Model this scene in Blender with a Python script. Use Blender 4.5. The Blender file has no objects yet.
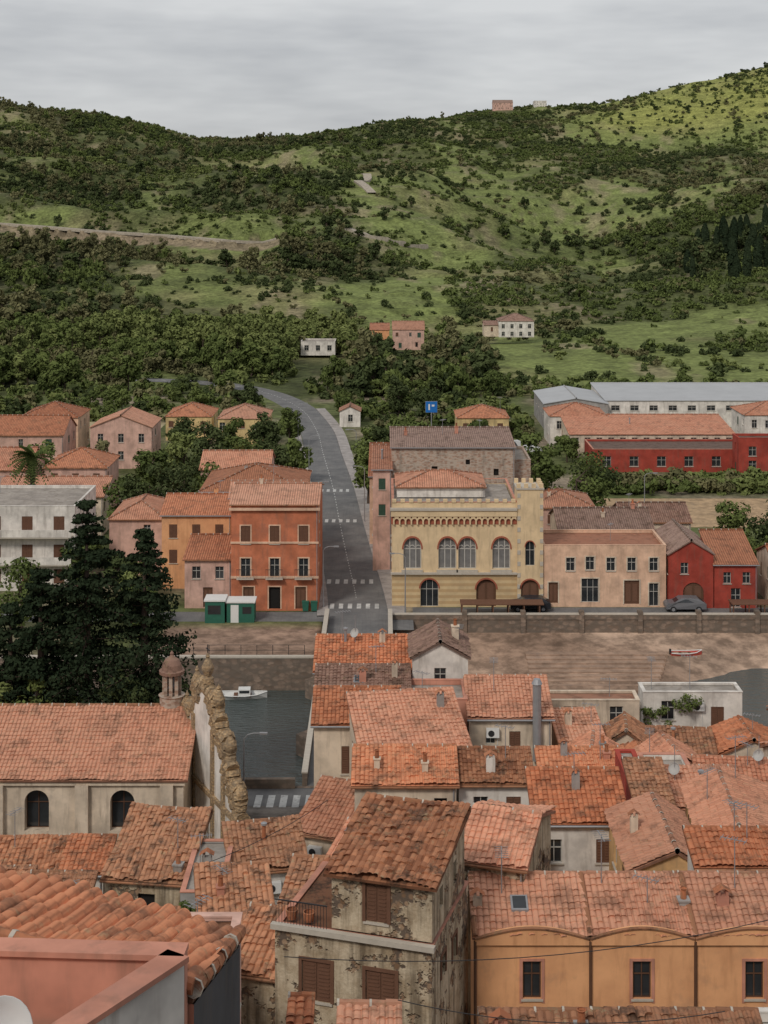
import bpy, math, random
import numpy as np
from mathutils import Vector, Matrix
random.seed(7); rng=np.random.default_rng(7)
S=bpy.context.scene; COL=S.collection
# ------------------------------------------------------------ materials
def nn(nt,t,**k):
    n=nt.nodes.new(t)
    for a,b in k.items(): setattr(n,a,b)
    return n
def base(name,rough=.9,spec=.2):
    m=bpy.data.materials.new(name); m.use_nodes=True; nt=m.node_tree
    b=nt.nodes['Principled BSDF']; b.inputs['Roughness'].default_value=rough
    b.inputs['Specular IOR Level'].default_value=spec
    return m,nt,b
def mixc(nt,f,a,b,mode='MIX'):
    n=nn(nt,'ShaderNodeMix',data_type='RGBA',blend_type=mode)
    for i,v in ((0,f),(6,a),(7,b)):
        if hasattr(v,'is_linked'): nt.links.new(v,n.inputs[i])
        elif isinstance(v,(int,float)) and i>0: n.inputs[i].default_value=(v,v,v,1)
        elif i==0: n.inputs[i].default_value=v
        else: n.inputs[i].default_value=(*v,1)
    return n.outputs[2]
def math_(nt,op,a,b=0.):
    n=nn(nt,'ShaderNodeMath',operation=op)
    for i,v in enumerate((a,b)):
        if hasattr(v,'is_linked'): nt.links.new(v,n.inputs[i])
        else: n.inputs[i].default_value=v
    return n.outputs[0]
def noise(nt,scale,detail=4,vec=None,stretch=None,rough=.6):
    if vec is None:
        vec=nn(nt,'ShaderNodeNewGeometry').outputs['Position']
    if stretch:
        mp=nn(nt,'ShaderNodeMapping'); mp.inputs['Scale'].default_value=stretch
        nt.links.new(vec,mp.inputs[0]); vec=mp.outputs[0]
    n=nn(nt,'ShaderNodeTexNoise'); n.inputs['Scale'].default_value=scale
    n.inputs['Detail'].default_value=min(detail,4); n.inputs['Roughness'].default_value=rough
    nt.links.new(vec,n.inputs['Vector']); return n.outputs['Fac']
def rmp(nt,f,a,b,va=0.,vb=1.):
    n=nn(nt,'ShaderNodeMapRange'); nt.links.new(f,n.inputs[0])
    for i,v in zip((1,2,3,4),(a,b,va,vb)): n.inputs[i].default_value=v
    return n.outputs[0]
def bump(nt,b,h,dist=.03,st=.6):
    n=nn(nt,'ShaderNodeBump'); n.inputs['Strength'].default_value=st; n.inputs['Distance'].default_value=dist
    nt.links.new(h,n.inputs['Height']); nt.links.new(n.outputs[0],b.inputs['Normal'])
def plaster(name,c,dirt=.45,var=.25,dc=(.16,.12,.09)):
    m,nt,b=base(name)
    c1=tuple(x*(1-var) for x in c); c2=tuple(min(.85,x*(1+var*.5)) for x in c)
    col=mixc(nt,rmp(nt,noise(nt,.7,4),.35,.65),c1,c2)
    st=rmp(nt,noise(nt,1.6,4,stretch=(1.5,1.5,.22)),.52,.72,0,dirt)
    col=mixc(nt,st,col,dc)
    bl=rmp(nt,noise(nt,.45,4,rough=.75),.55,.66,0,dirt)
    col=mixc(nt,bl,col,tuple(x*.5+.05 for x in c))
    nt.links.new(col,b.inputs['Base Color'])
    return m
def simple(name,c,rough=.7,var=.2,scale=3,metal=0):
    m,nt,b=base(name,rough,.3)
    col=mixc(nt,noise(nt,scale,3),tuple(x*(1-var) for x in c),tuple(min(.9,x*(1+var)) for x in c))
    nt.links.new(col,b.inputs['Base Color']); b.inputs['Metallic'].default_value=metal
    return m
def tilemat(name,c,age=.4,var=.35,bumpy=True,pitch=.25,course=.36):
    m,nt,b=base(name,.85)
    uv=nn(nt,'ShaderNodeUVMap').outputs[0]
    sp=nn(nt,'ShaderNodeSeparateXYZ'); nt.links.new(uv,sp.inputs[0])
    fu=math_(nt,'DIVIDE',sp.outputs[0],pitch); fv=math_(nt,'DIVIDE',sp.outputs[1],course)
    cb=nn(nt,'ShaderNodeCombineXYZ'); nt.links.new(math_(nt,'FLOOR',fu),cb.inputs[0]); nt.links.new(math_(nt,'FLOOR',fv),cb.inputs[1])
    wn=nn(nt,'ShaderNodeTexWhiteNoise',noise_dimensions='2D'); nt.links.new(cb.outputs[0],wn.inputs['Vector'])
    oi=nn(nt,'ShaderNodeObjectInfo').outputs['Random']
    dk=tuple(x*(1-var) for x in c); lt=(min(.8,c[0]*(1+var*.5)),c[1]*(1+var*1.1),c[2]*(1+var*1.3))
    col=mixc(nt,rmp(nt,wn.outputs[0],0,1),dk,lt)
    col=mixc(nt,rmp(nt,noise(nt,.5,4),.38,.66,0,.75),col,tuple(x*y for x,y in zip(c,(1.1,1.35,1.45))))
    col=mixc(nt,rmp(nt,oi,0,1,0,.4),col,tuple(x*y for x,y in zip(c,(1.05,1.7,2.1))))
    st=rmp(nt,noise(nt,.9,4,rough=.78),.5,.64,0,age)
    col=mixc(nt,st,col,(.13,.08,.055))
    li=rmp(nt,noise(nt,2.2,4,rough=.8),.57,.7,0,age*.9)
    col=mixc(nt,li,col,(.45,.34,.2))
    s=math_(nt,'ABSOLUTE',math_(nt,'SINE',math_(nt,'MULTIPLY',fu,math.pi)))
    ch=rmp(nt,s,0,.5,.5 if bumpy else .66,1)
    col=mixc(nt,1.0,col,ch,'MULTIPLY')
    col=mixc(nt,1.0,col,rmp(nt,math_(nt,'FRACT',math_(nt,'MULTIPLY',oi,7.3)),0,1,.72,1.12),'MULTIPLY')
    nt.links.new(col,b.inputs['Base Color'])
    if bumpy:
        h=math_(nt,'ADD',s,math_(nt,'MULTIPLY',math_(nt,'FRACT',fv),-.35)); bump(nt,b,h,.09,.8)
    return m
def leafmat(name,dark,light,trans=0):
    m=bpy.data.materials.new(name); m.use_nodes=True; nt=m.node_tree
    nt.nodes.remove(nt.nodes['Principled BSDF']); d=nn(nt,'ShaderNodeBsdfDiffuse')
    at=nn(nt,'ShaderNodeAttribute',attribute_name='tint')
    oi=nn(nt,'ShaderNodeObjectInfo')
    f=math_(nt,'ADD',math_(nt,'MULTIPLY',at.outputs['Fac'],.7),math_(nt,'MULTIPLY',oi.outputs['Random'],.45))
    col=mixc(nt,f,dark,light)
    nt.links.new(col,d.inputs[0])
    nt.links.new(d.outputs[0],nt.nodes['Material Output'].inputs[0]); return m
def stonemat(name,c,c2,scale=2.5,mort=(.35,.32,.27)):
    m,nt,b=base(name)
    pos=nn(nt,'ShaderNodeNewGeometry').outputs['Position']
    v=nn(nt,'ShaderNodeTexVoronoi',feature='F1'); v.inputs['Scale'].default_value=scale
    mp=nn(nt,'ShaderNodeMapping'); mp.inputs['Scale'].default_value=(1,1,1.8); nt.links.new(pos,mp.inputs[0]); nt.links.new(mp.outputs[0],v.inputs['Vector'])
    sp=nn(nt,'ShaderNodeSeparateColor'); nt.links.new(v.outputs['Color'],sp.inputs[0])
    col=mixc(nt,sp.outputs[0],c,c2)
    col=mixc(nt,rmp(nt,v.outputs['Distance'],.42,.62,0,.8),col,mort)
    col=mixc(nt,rmp(nt,noise(nt,.5,4,rough=.7),.5,.68,0,.75),col,mort)
    col=mixc(nt,rmp(nt,noise(nt,1.2,4,stretch=(1.2,1.2,.3)),.52,.75,0,.6),col,(.1,.085,.07))
    nt.links.new(col,b.inputs['Base Color']); bump(nt,b,v.outputs['Distance'],.05,.6); return m
P=plaster
CREAM=P('plaster_cream',(.7,.58,.45),.5); WHITE=P('plaster_white',(.76,.71,.65),.42); YEL=P('plaster_yellow',(.68,.51,.25),.4)
PEACH=P('plaster_peach',(.76,.5,.35),.3); ORA=P('plaster_orange',(.83,.42,.21),.38,.14,(.36,.15,.07)); OCH=P('plaster_ochre',(.68,.42,.2),.5)
ORED=P('plaster_orange_red',(.56,.19,.1),.4); RED=P('plaster_red',(.38,.065,.045),.35); PINK=P('plaster_pink',(.66,.42,.34),.4)
SALM=P('plaster_salmon',(.58,.27,.19),.4); GREY=P('cement_grey',(.36,.34,.32),.5); DGREY=P('cement_dark',(.1,.1,.105),.5)
MPAL=P('plaster_palazzo',(.75,.57,.35),.28,.12)
STONE=stonemat('rubble_stone',(.3,.19,.14),(.5,.36,.28),2.5,(.48,.41,.34)); QUAY=stonemat('quay_stone',(.17,.125,.095),(.3,.225,.175),1.6,(.16,.13,.105))
CARVED=stonemat('carved_sandstone',(.34,.22,.12),(.56,.4,.23),5,(.24,.18,.12))
m,nt,b=base('plaster_ruined')
v=nn(nt,'ShaderNodeTexVoronoi'); v.inputs['Scale'].default_value=4.5; nt.links.new(nn(nt,'ShaderNodeNewGeometry').outputs['Position'],v.inputs['Vector'])
sp=nn(nt,'ShaderNodeSeparateColor'); nt.links.new(v.outputs['Color'],sp.inputs[0])
rub=mixc(nt,sp.outputs[0],(.18,.105,.06),(.38,.26,.17)); rub=mixc(nt,rmp(nt,v.outputs['Distance'],.4,.6),rub,(.14,.105,.08))
skin=mixc(nt,rmp(nt,noise(nt,1.1,4,rough=.7),.35,.65),(.38,.29,.19),(.62,.52,.38))
skin=mixc(nt,rmp(nt,noise(nt,1.8,4,stretch=(1.6,1.6,.16)),.48,.66,0,.75),skin,(.12,.09,.06))
fl=rmp(nt,noise(nt,.8,4,rough=.72),.54,.58)
nt.links.new(mixc(nt,fl,skin,rub),b.inputs['Base Color']); bump(nt,b,math_(nt,'ADD',math_(nt,'MULTIPLY',fl,-1.),math_(nt,'MULTIPLY',noise(nt,8,4),.5)),.08,.8); RUIN=m
T_OR=tilemat('tile_orange',(.56,.18,.09),.45); T_SA=tilemat('tile_salmon',(.62,.245,.145),.4,.22); T_OLD=tilemat('tile_weathered',(.46,.165,.085),.85,.5)
T_BR=tilemat('tile_brown',(.38,.19,.135),.6)
G_OR=tilemat('clay_tile_orange',(.61,.185,.085),.6,.42,False); G_SA=tilemat('clay_tile_salmon',(.67,.26,.15),.5,.22,False)
G_OLD=tilemat('clay_tile_weathered',(.5,.18,.09),.85,.55,False); G_BR=tilemat('clay_tile_brown',(.37,.175,.12),.8,.4,False)
FLAT2GEO={T_OR:G_OR,T_SA:G_SA,T_OLD:G_OLD,T_BR:G_BR}
FR=simple('window_frame_white',(.5,.48,.44)); FRB=simple('window_frame_brown',(.12,.06,.035)); SHG=simple('shutter_green',(.05,.1,.07)); SHB=simple('shutter_brown',(.16,.08,.05))
SILL=simple('sill_stone',(.5,.45,.38)); METAL=simple('galvanised_metal',(.35,.35,.36),.5,.2,3,.4); IRON=simple('iron_dark',(.03,.03,.032),.5)
CONC=P('concrete_roof',(.36,.32,.28),.6); STRED=simple('trim_red',(.36,.11,.065)); WHP=simple('white_paint',(.75,.75,.73),.5,.08); ROADP=P('worn_road_paint',(.6,.6,.58),.7,.2,(.2,.2,.2))
DISHM=simple('dish_grey',(.45,.44,.42),.6,.15)
m,nt,b=base('window_glass',.08,.6); nt.links.new(mixc(nt,noise(nt,1.5,2),(.012,.014,.016),(.045,.05,.055)),b.inputs['Base Color']); GLASS=m
m,nt,b=base('window_glass_pale',.15,.6); nt.links.new(mixc(nt,noise(nt,1.5,2),(.1,.1,.1),(.3,.29,.28)),b.inputs['Base Color']); GLASSP=m
DARK=simple('dark_interior',(.015,.013,.012)); BARK=simple('bark',(.09,.065,.05),.95)
GREENM=simple('painted_green',(.03,.13,.09)); BLUES=simple('sign_blue',(.02,.16,.5),.4)
m,nt,b=base('ground_surface',.95,.1)
at=nn(nt,'ShaderNodeAttribute',attribute_name='gcol')
c=mixc(nt,rmp(nt,noise(nt,.09,4,rough=.75),.32,.68),.6,1.35)
c=mixc(nt,1.0,at.outputs['Color'],c,'MULTIPLY')
c=mixc(nt,1.0,c,mixc(nt,rmp(nt,noise(nt,.55,4,rough=.7),.4,.6),.65,1.2),'MULTIPLY')
nt.links.new(c,b.inputs['Base Color']); GROUND=m
m,nt,b=base('asphalt',.9,.25)
c=mixc(nt,rmp(nt,noise(nt,.35,4,rough=.7),.35,.65),(.13,.13,.132),(.21,.205,.2)); c=mixc(nt,rmp(nt,noise(nt,1.6,4,stretch=(3,.12,1)),.5,.7,0,.4),c,(.11,.11,.11))
nt.links.new(c,b.inputs['Base Color']); ASPH=m
PAVE=P('pavement',(.38,.35,.33),.35); EARTH=P('bare_earth',(.46,.32,.19),.5,.35); MUD=P('mud_bank',(.38,.26,.19),.5,.3)
m,nt,b=base('river_water',.1,.5)
nt.links.new(mixc(nt,noise(nt,.15,4),(.05,.065,.062),(.09,.105,.1)),b.inputs['Base Color'])
h=math_(nt,'ADD',noise(nt,1.3,4,stretch=(.7,1.8,1)),math_(nt,'MULTIPLY',noise(nt,.3,3),.8)); bump(nt,b,h,.35,.8); WATER=m
# ------------------------------------------------------------ mesh builder
class MB:
    def __init__(s): s.v=[];s.f=[];s.m=[];s.mats=[];s.uv=[]
    def mi(s,mat):
        if mat not in s.mats: s.mats.append(mat)
        return s.mats.index(mat)
    def add(s,vs,fs,mat,uv=None):
        o=len(s.v); s.v.extend([tuple(v) for v in vs]); s.uv.extend(uv if uv is not None else [(0.,0.)]*len(vs))
        i=s.mi(mat); s.f.extend([tuple(k+o for k in f) for f in fs]); s.m.extend([i]*len(fs))
    def poly(s,pts,mat,uv=None): s.add(pts,[tuple(range(len(pts)))],mat,uv)
    def box(s,x0,x1,y0,y1,z0,z1,mat):
        s.add([(x0,y0,z0),(x1,y0,z0),(x1,y1,z0),(x0,y1,z0),(x0,y0,z1),(x1,y0,z1),(x1,y1,z1),(x0,y1,z1)],
          [(0,3,2,1),(4,5,6,7),(0,1,5,4),(1,2,6,5),(2,3,7,6),(3,0,4,7)],mat)
    def obox(s,O,a,b_,c,mat):
        O=Vector(O);a=Vector(a);b_=Vector(b_);c=Vector(c)
        s.add([O,O+a,O+a+b_,O+b_,O+c,O+a+c,O+a+b_+c,O+b_+c],[(0,3,2,1),(4,5,6,7),(0,1,5,4),(1,2,6,5),(2,3,7,6),(3,0,4,7)],mat)
    def tube(s,p,q,r0,r1,mat,n=8,cap=True):
        p=Vector(p);q=Vector(q);d=(q-p)
        if d.length<1e-6:return
        d.normalize(); a=d.orthogonal().normalized(); b_=d.cross(a); vs=[]
        for c,r in((p,r0),(q,r1)):
            for i in range(n):
                t=2*math.pi*i/n; vs.append(c+a*math.cos(t)*r+b_*math.sin(t)*r)
        fs=[(i,(i+1)%n,n+(i+1)%n,n+i) for i in range(n)]
        if cap: fs+= [tuple(range(n))[::-1],tuple(range(n,2*n))]
        s.add(vs,fs,mat)
    def lathe(s,c,prof,mat,n=14,ax=None):
        vs=[];k=len(prof); c=Vector(c); M=Vector((0,0,1)).rotation_difference(Vector(ax)).to_matrix() if ax else None
        for r,z in prof:
            for i in range(n):
                t=2*math.pi*i/n; q=Vector((r*math.cos(t),r*math.sin(t),z)); vs.append(c+(M@q if ax else q))
        fs=[(j*n+i,j*n+(i+1)%n,(j+1)*n+(i+1)%n,(j+1)*n+i) for j in range(k-1) for i in range(n)]
        s.add(vs,fs,mat)
    def build(s,name,parent=None,smooth=False):
        if not s.v: return None
        me=bpy.data.meshes.new(name); me.from_pydata(s.v,[],s.f); 
        for mt in s.mats: me.materials.append(mt)
        me.polygons.foreach_set('material_index',s.m)
        uvl=me.uv_layers.new(name='UVMap'); li=np.empty(len(me.loops),dtype=np.int32); me.loops.foreach_get('vertex_index',li)
        uvl.data.foreach_set('uv',np.array(s.uv,dtype=np.float32)[li].ravel())
        if smooth: me.polygons.foreach_set('use_smooth',[True]*len(me.polygons))
        me.update(); o=bpy.data.objects.new(name,me); COL.objects.link(o)
        if parent: o.parent=parent
        return o
def empty(name,loc,rot=0):
    e=bpy.data.objects.new(name,None); e.location=loc; e.rotation_euler=(0,0,rot); e.empty_display_size=.5; COL.objects.link(e); return e
# ------------------------------------------------------------ roofs, walls
def roof_poly(mb,pts,tile,geo,pitch=.25,course=.36,jit=.012,thick=.12,edge=None,amp=.055,seg=5):
    p=[Vector(q) for q in pts]; A=p[0]; ud=(p[1]-A).normalized(); w=p[2]-p[1]; vd=(w-ud*w.dot(ud)).normalized(); n=ud.cross(vd)
    if n.z<0: n=-n
    ou,ov=random.randint(0,400)*pitch,random.randint(0,300)*course
    P2=np.array([[(q-A).dot(ud),(q-A).dot(vd)] for q in p])
    lo=[q-n*thick for q in p]; k=len(p)
    em=edge or tile
    top=[q-n*.005 for q in p] if geo else p
    mb.poly(top,FLAT2GEO.get(tile,tile) if geo else tile,[(a+ou,c+ov) for a,c in P2]); mb.poly(lo[::-1],em)
    for i in range(k): mb.poly([lo[i],lo[(i+1)%k],top[(i+1)%k],top[i]],em)
    if not geo: return
    mat=FLAT2GEO.get(tile,tile)
    u0,u1=P2[:,0].min(),P2[:,0].max(); v0,v1=P2[:,1].min(),P2[:,1].max()
    nt_=max(1,int(round((u1-u0)/pitch))); nr=max(1,int(math.ceil((v1-v0)/course-.3))); cs=(v1-v0)/nr; pt=(u1-u0)/nt_
    us=u0+np.arange(nt_*seg+1)*pt/seg; ti=np.minimum(np.arange(nt_*seg+1)//seg,nt_-1); fr=(np.arange(nt_*seg+1)%seg)/seg
    prof=amp*np.abs(np.sin(np.pi*fr))**.7
    vs=[];hs=[]
    for j in range(nr):
        jt=rng.normal(0,jit,nt_)[ti]; 
        vs.append(np.full_like(us,v0+j*cs-.0)+rng.normal(0,jit*1.6,nt_)[ti]); hs.append(prof+.04+jt)
        vs.append(np.full_like(us,v0+(j+1)*cs+.01)); hs.append(prof*.9+.004+jt*.3)
    V=np.array(vs);Hh=np.array(hs);U=np.broadcast_to(us,V.shape)
    sag=jit*3.5*np.sin(U*1.3+random.random()*6)*np.sin(V*.9+random.random()*6); Hh=Hh+sag+jit*3.5
    pos=np.array(A)+U[...,None]*np.array(ud)+V[...,None]*np.array(vd)+Hh[...,None]*np.array(n)
    nu=len(us); R=2*nr
    a=(np.arange(R-1)[:,None]*nu+np.arange(nu-1)[None,:])
    cu=(us[:-1]+us[1:])/2; cv=(v0+(np.arange(R-1)//2+.5)*cs)
    cu,cv=np.meshgrid(cu,cv); ok=np.ones(cu.shape,bool)
    ar=sum(P2[i][0]*P2[(i+1)%k][1]-P2[(i+1)%k][0]*P2[i][1] for i in range(k)); sg=1 if ar>0 else -1
    for i in range(k):
        e=P2[(i+1)%k]-P2[i]; ln=np.hypot(*e)
        if ln<1e-6: continue
        ok&= sg*(e[0]*(cv-P2[i][1])-e[1]*(cu-P2[i][0]))/ln>-.03
    a=a[ok]; F=np.stack([a,a+1,a+nu+1,a+nu],-1).reshape(-1,4)
    uvs=np.stack([U+ou,V+ov-.001],-1).reshape(-1,2)
    mb.add(pos.reshape(-1,3).tolist(),F.tolist(),mat,uvs.tolist())
def ridge(mb,p,q,mat,r=.13):
    p=Vector(p);q=Vector(q);L=(q-p).length; n=max(1,int(L/.4)); 
    for i in range(n):
        a=p.lerp(q,i/n); b_=p.lerp(q,(i+1.08)/n) if i<n-1 else q
        o=Vector((0,0,random.uniform(-.015,.015)))
        mb.tube(a+o,b_+o,r,r*.84,mat,8)
        if i%2==0: mb.tube(a+o,a+o+(q-p).normalized()*.07,r*1.06,r*1.04,SILL,8)
def panel(W,Wn,O,dx,n,L,H,ops,mat,rev=.18,frame=None,trim=None,glass=None,ft=.045):
    O=Vector(O);dx=Vector(dx);n=Vector(n);up=Vector((0,0,1)); fr0=frame or FR; glass=glass or GLASS
    ops=[o for o in ops if o[0]>.02 and o[0]+o[2]<L-.02 and o[1]>=0 and o[1]+o[3]<H-.01]
    xs=sorted({0,L}|{round(o[0],4) for o in ops}|{round(o[0]+o[2],4) for o in ops}); zs=sorted({0,H}|{round(o[1],4) for o in ops}|{round(o[1]+o[3],4) for o in ops})
    pt=lambda x,z,d=0:O+dx*x+up*z-n*d
    for i in range(len(xs)-1):
        for j in range(len(zs)-1):
            cx=(xs[i]+xs[i+1])/2;cz=(zs[j]+zs[j+1])/2
            if any(o[0]<cx<o[0]+o[2] and o[1]<cz<o[1]+o[3] for o in ops): continue
            W.poly([pt(xs[i],zs[j]),pt(xs[i+1],zs[j]),pt(xs[i+1],zs[j+1]),pt(xs[i],zs[j+1])],mat)
    for (x,z,w,h,k) in ops:
        x1=x+w;z1=z+h; arch=k[0] in 'ap'
        if arch:
            r=w/2; hs=h-(r if k[0]=='a' else r*1.25); N=8; arc=[]
            for i in range(2*N+1):
                t=math.pi*i/(2*N)
                if k[0]=='a': arc.append((x+r-r*math.cos(t),z+hs+r*math.sin(t)))
                else:
                    s_=i/N if i<=N else (2*N-i)/N
                    zz=(h-hs)*math.sin(s_*math.pi/2)
                    xx=r*s_**1.9
                    arc.append((x+xx if i<=N else x1-xx,z+hs+zz))
            for i in range(2*N):
                cn=(x,z1) if i<N else (x1,z1)
                W.poly([pt(*cn),pt(*arc[i]),pt(*arc[i+1])],mat)
                W.poly([pt(*arc[i]),pt(*arc[i+1]),pt(*arc[i+1],rev),pt(*arc[i],rev)],mat)
            W.poly([pt(x,z),pt(x,z+hs),pt(x,z+hs,rev),pt(x,z,rev)],mat);W.poly([pt(x1,z),pt(x1,z+hs),pt(x1,z+hs,rev),pt(x1,z,rev)],mat)
            W.poly([pt(x,z),pt(x1,z),pt(x1,z,rev),pt(x,z,rev)],mat)
            if trim:
                for i in range(2*N):
                    a,b_=arc[i],arc[i+1]; c=(x+r,z+hs)
                    ex=lambda q:(c[0]+(q[0]-c[0])*1.16,c[1]+(q[1]-c[1])*1.16)
                    W.poly([pt(*a,-.05),pt(*b_,-.05),pt(*ex(b_),-.05),pt(*ex(a),-.05)],trim)
                    W.poly([pt(*ex(a),-.05),pt(*ex(b_),-.05),pt(*ex(b_),0),pt(*ex(a),0)],trim)
        else:
            q=[(x,z),(x1,z),(x1,z1),(x,z1)]
            for i in range(4): W.poly([pt(*q[i]),pt(*q[(i+1)%4]),pt(*q[(i+1)%4],rev),pt(*q[i],rev)],mat)
            if trim:
                t=.13
                W.obox(pt(x-t,z-.002,0),dx*t*.98,n*.04,up*(h+t),trim);W.obox(pt(x1+.003,z-.002,0),dx*t,n*.04,up*(h+t),trim);W.obox(pt(x,z1+.003,0),dx*w,n*.037,up*t,trim)
        kk=k[-1]
        if kk in 'gapt':
            Wn.poly([pt(x,z,rev*.9),pt(x1,z,rev*.9),pt(x1,z1,rev*.9),pt(x,z1,rev*.9)],glass)
            t=ft
            for xa in ([x,x+w/2-t/2,x1-t] if w<1.7 else [x,x+w/3,x+2*w/3,x1-t]): Wn.obox(pt(xa,z,rev*.88),dx*t,n*.05,up*h,fr0)
            for za in [z+.001,z+h*.62,z1-t-.001]: Wn.obox(pt(x+t,za,rev*.87),dx*(w-2*t),n*.045,up*t,fr0)
            if kk=='t':
                for q_ in (0,1,2):
                    cx_=x+w*(q_+.5)/3; rr=w/6.5; cz_=z+h*.62
                    for i in range(8):
                        t0=math.pi*i/8;t1=math.pi*(i+1)/8
                        Wn.obox(pt(cx_+rr*math.cos(t0),cz_+rr*1.3*math.sin(t0),rev*.86),dx*(rr*(math.cos(t1)-math.cos(t0)))+up*(rr*1.3*(math.sin(t1)-math.sin(t0))),n*.06,up*.09,fr0)
        elif kk=='s' or kk=='b':
            mt=SHG if kk=='s' else SHB
            for sx in (0,1):
                xa=x+sx*w/2+.01; Wn.obox(pt(xa,z,rev*.5),dx*(w/2-.02),n*.04,up*h,mt)
                for q in range(int(h/.14)): Wn.obox(pt(xa+.06,z+.05+q*.14,rev*.5-.041),dx*(w/2-.14),n*.03,up*.05,mt)
        elif kk=='d':
            Wn.obox(pt(x,z,rev),dx*w,n*.05,up*h,FRB); Wn.obox(pt(x+w*.12,z+h*.1,rev-.051),dx*w*.32,n*.02,up*h*.75,SHB); Wn.obox(pt(x+w*.56,z+h*.1,rev-.051),dx*w*.32,n*.02,up*h*.75,SHB)
        elif kk=='o': Wn.poly([pt(x,z,rev*1.6),pt(x1,z,rev*1.6),pt(x1,z1,rev*1.6),pt(x,z1,rev*1.6)],DARK)
        if kk in 'gsb' and h<2.3: Wn.obox(pt(x-.08,z-.07,0),dx*(w+.16),n*.09,up*.068,SILL)
def autow(L,H,seed=None,kind=None):
    o=[];n=max(1,int(L/2.7))
    for i in range(n):
        for fl in (.75,3.6,6.4):
            if fl+1.6>H: continue
            k=kind or random.choice('gsbgbo'); w=random.choice((.7,.8,.9,1.0))
            if random.random()<.85: o.append(((i+.5)/n+random.uniform(-.08,.08),fl+random.uniform(-.15,.2),w,random.choice((1.1,1.35,1.45)),k))
    return o
def chimney(mb,x,y,z,h,mat,s=.3):
    ty=random.random()
    if ty<.45:
        s*=.8; mb.box(x-s,x+s,y-s*.7,y+s*.7,z-1.2,z+h,mat)
        mb.add([(x-s-.12,y-s,z+h+.14),(x,y-s,z+h+.36),(x,y+s,z+h+.36),(x-s-.12,y+s,z+h+.14),(x+s+.12,y-s,z+h+.14),(x+s+.12,y+s,z+h+.14)],[(0,1,2,3),(1,4,5,2)],G_OR)
        for dx in (-s*.8,s*.5): mb.box(x+dx,x+dx+.1,y-s*.6,y+s*.6,z+h+.002,z+h+.18,mat)
    elif ty<.7:
        mb.tube((x,y,z-.6),(x,y,z+h*1.25),.1,.1,METAL if random.random()<.5 else G_OR,9); mb.lathe((x,y,z+h*1.25),[(.1,0),(.17,.02),(.17,.12),(0,.2)],METAL,9)
    else:
        s*=.75; mb.box(x-s,x+s,y-s,y+s,z-1.2,z+h*.7,mat); mb.box(x-s-.05,x+s+.05,y-s-.05,y+s+.05,z+h*.7+.002,z+h*.7+.07,mat); mb.lathe((x,y,z+h*.7+.07),[(.13,0),(.1,.35),(.15,.42),(.12,.43)],G_OR,9)
def antenna(mb,x,y,z,h):
    mb.tube((x,y,z-.5),(x,y,z+h),.028,.022,METAL,5); a=random.uniform(0,3.1)
    d=Vector((math.cos(a),math.sin(a),0)); e=Vector((-d.y,d.x,0)); c=Vector((x,y,z+h-.1))
    if random.random()<.07:
        mb.lathe((x,y-.06,z+h*.4),[(0,0),(.15,.02),(.26,.06),(.32,.12),(.33,.12),(.26,.05),(0,-.01)],DISHM,16,(-.5,-.7,.5)); return
    mb.tube(c-d*.5,c+d*.6,.02,.02,METAL,4)
    for t in (-.45,-.25,-.05,.15,.35,.55): mb.tube(c+d*t-e*.28,c+d*t+e*.28,.013,.013,METAL,4)
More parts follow.
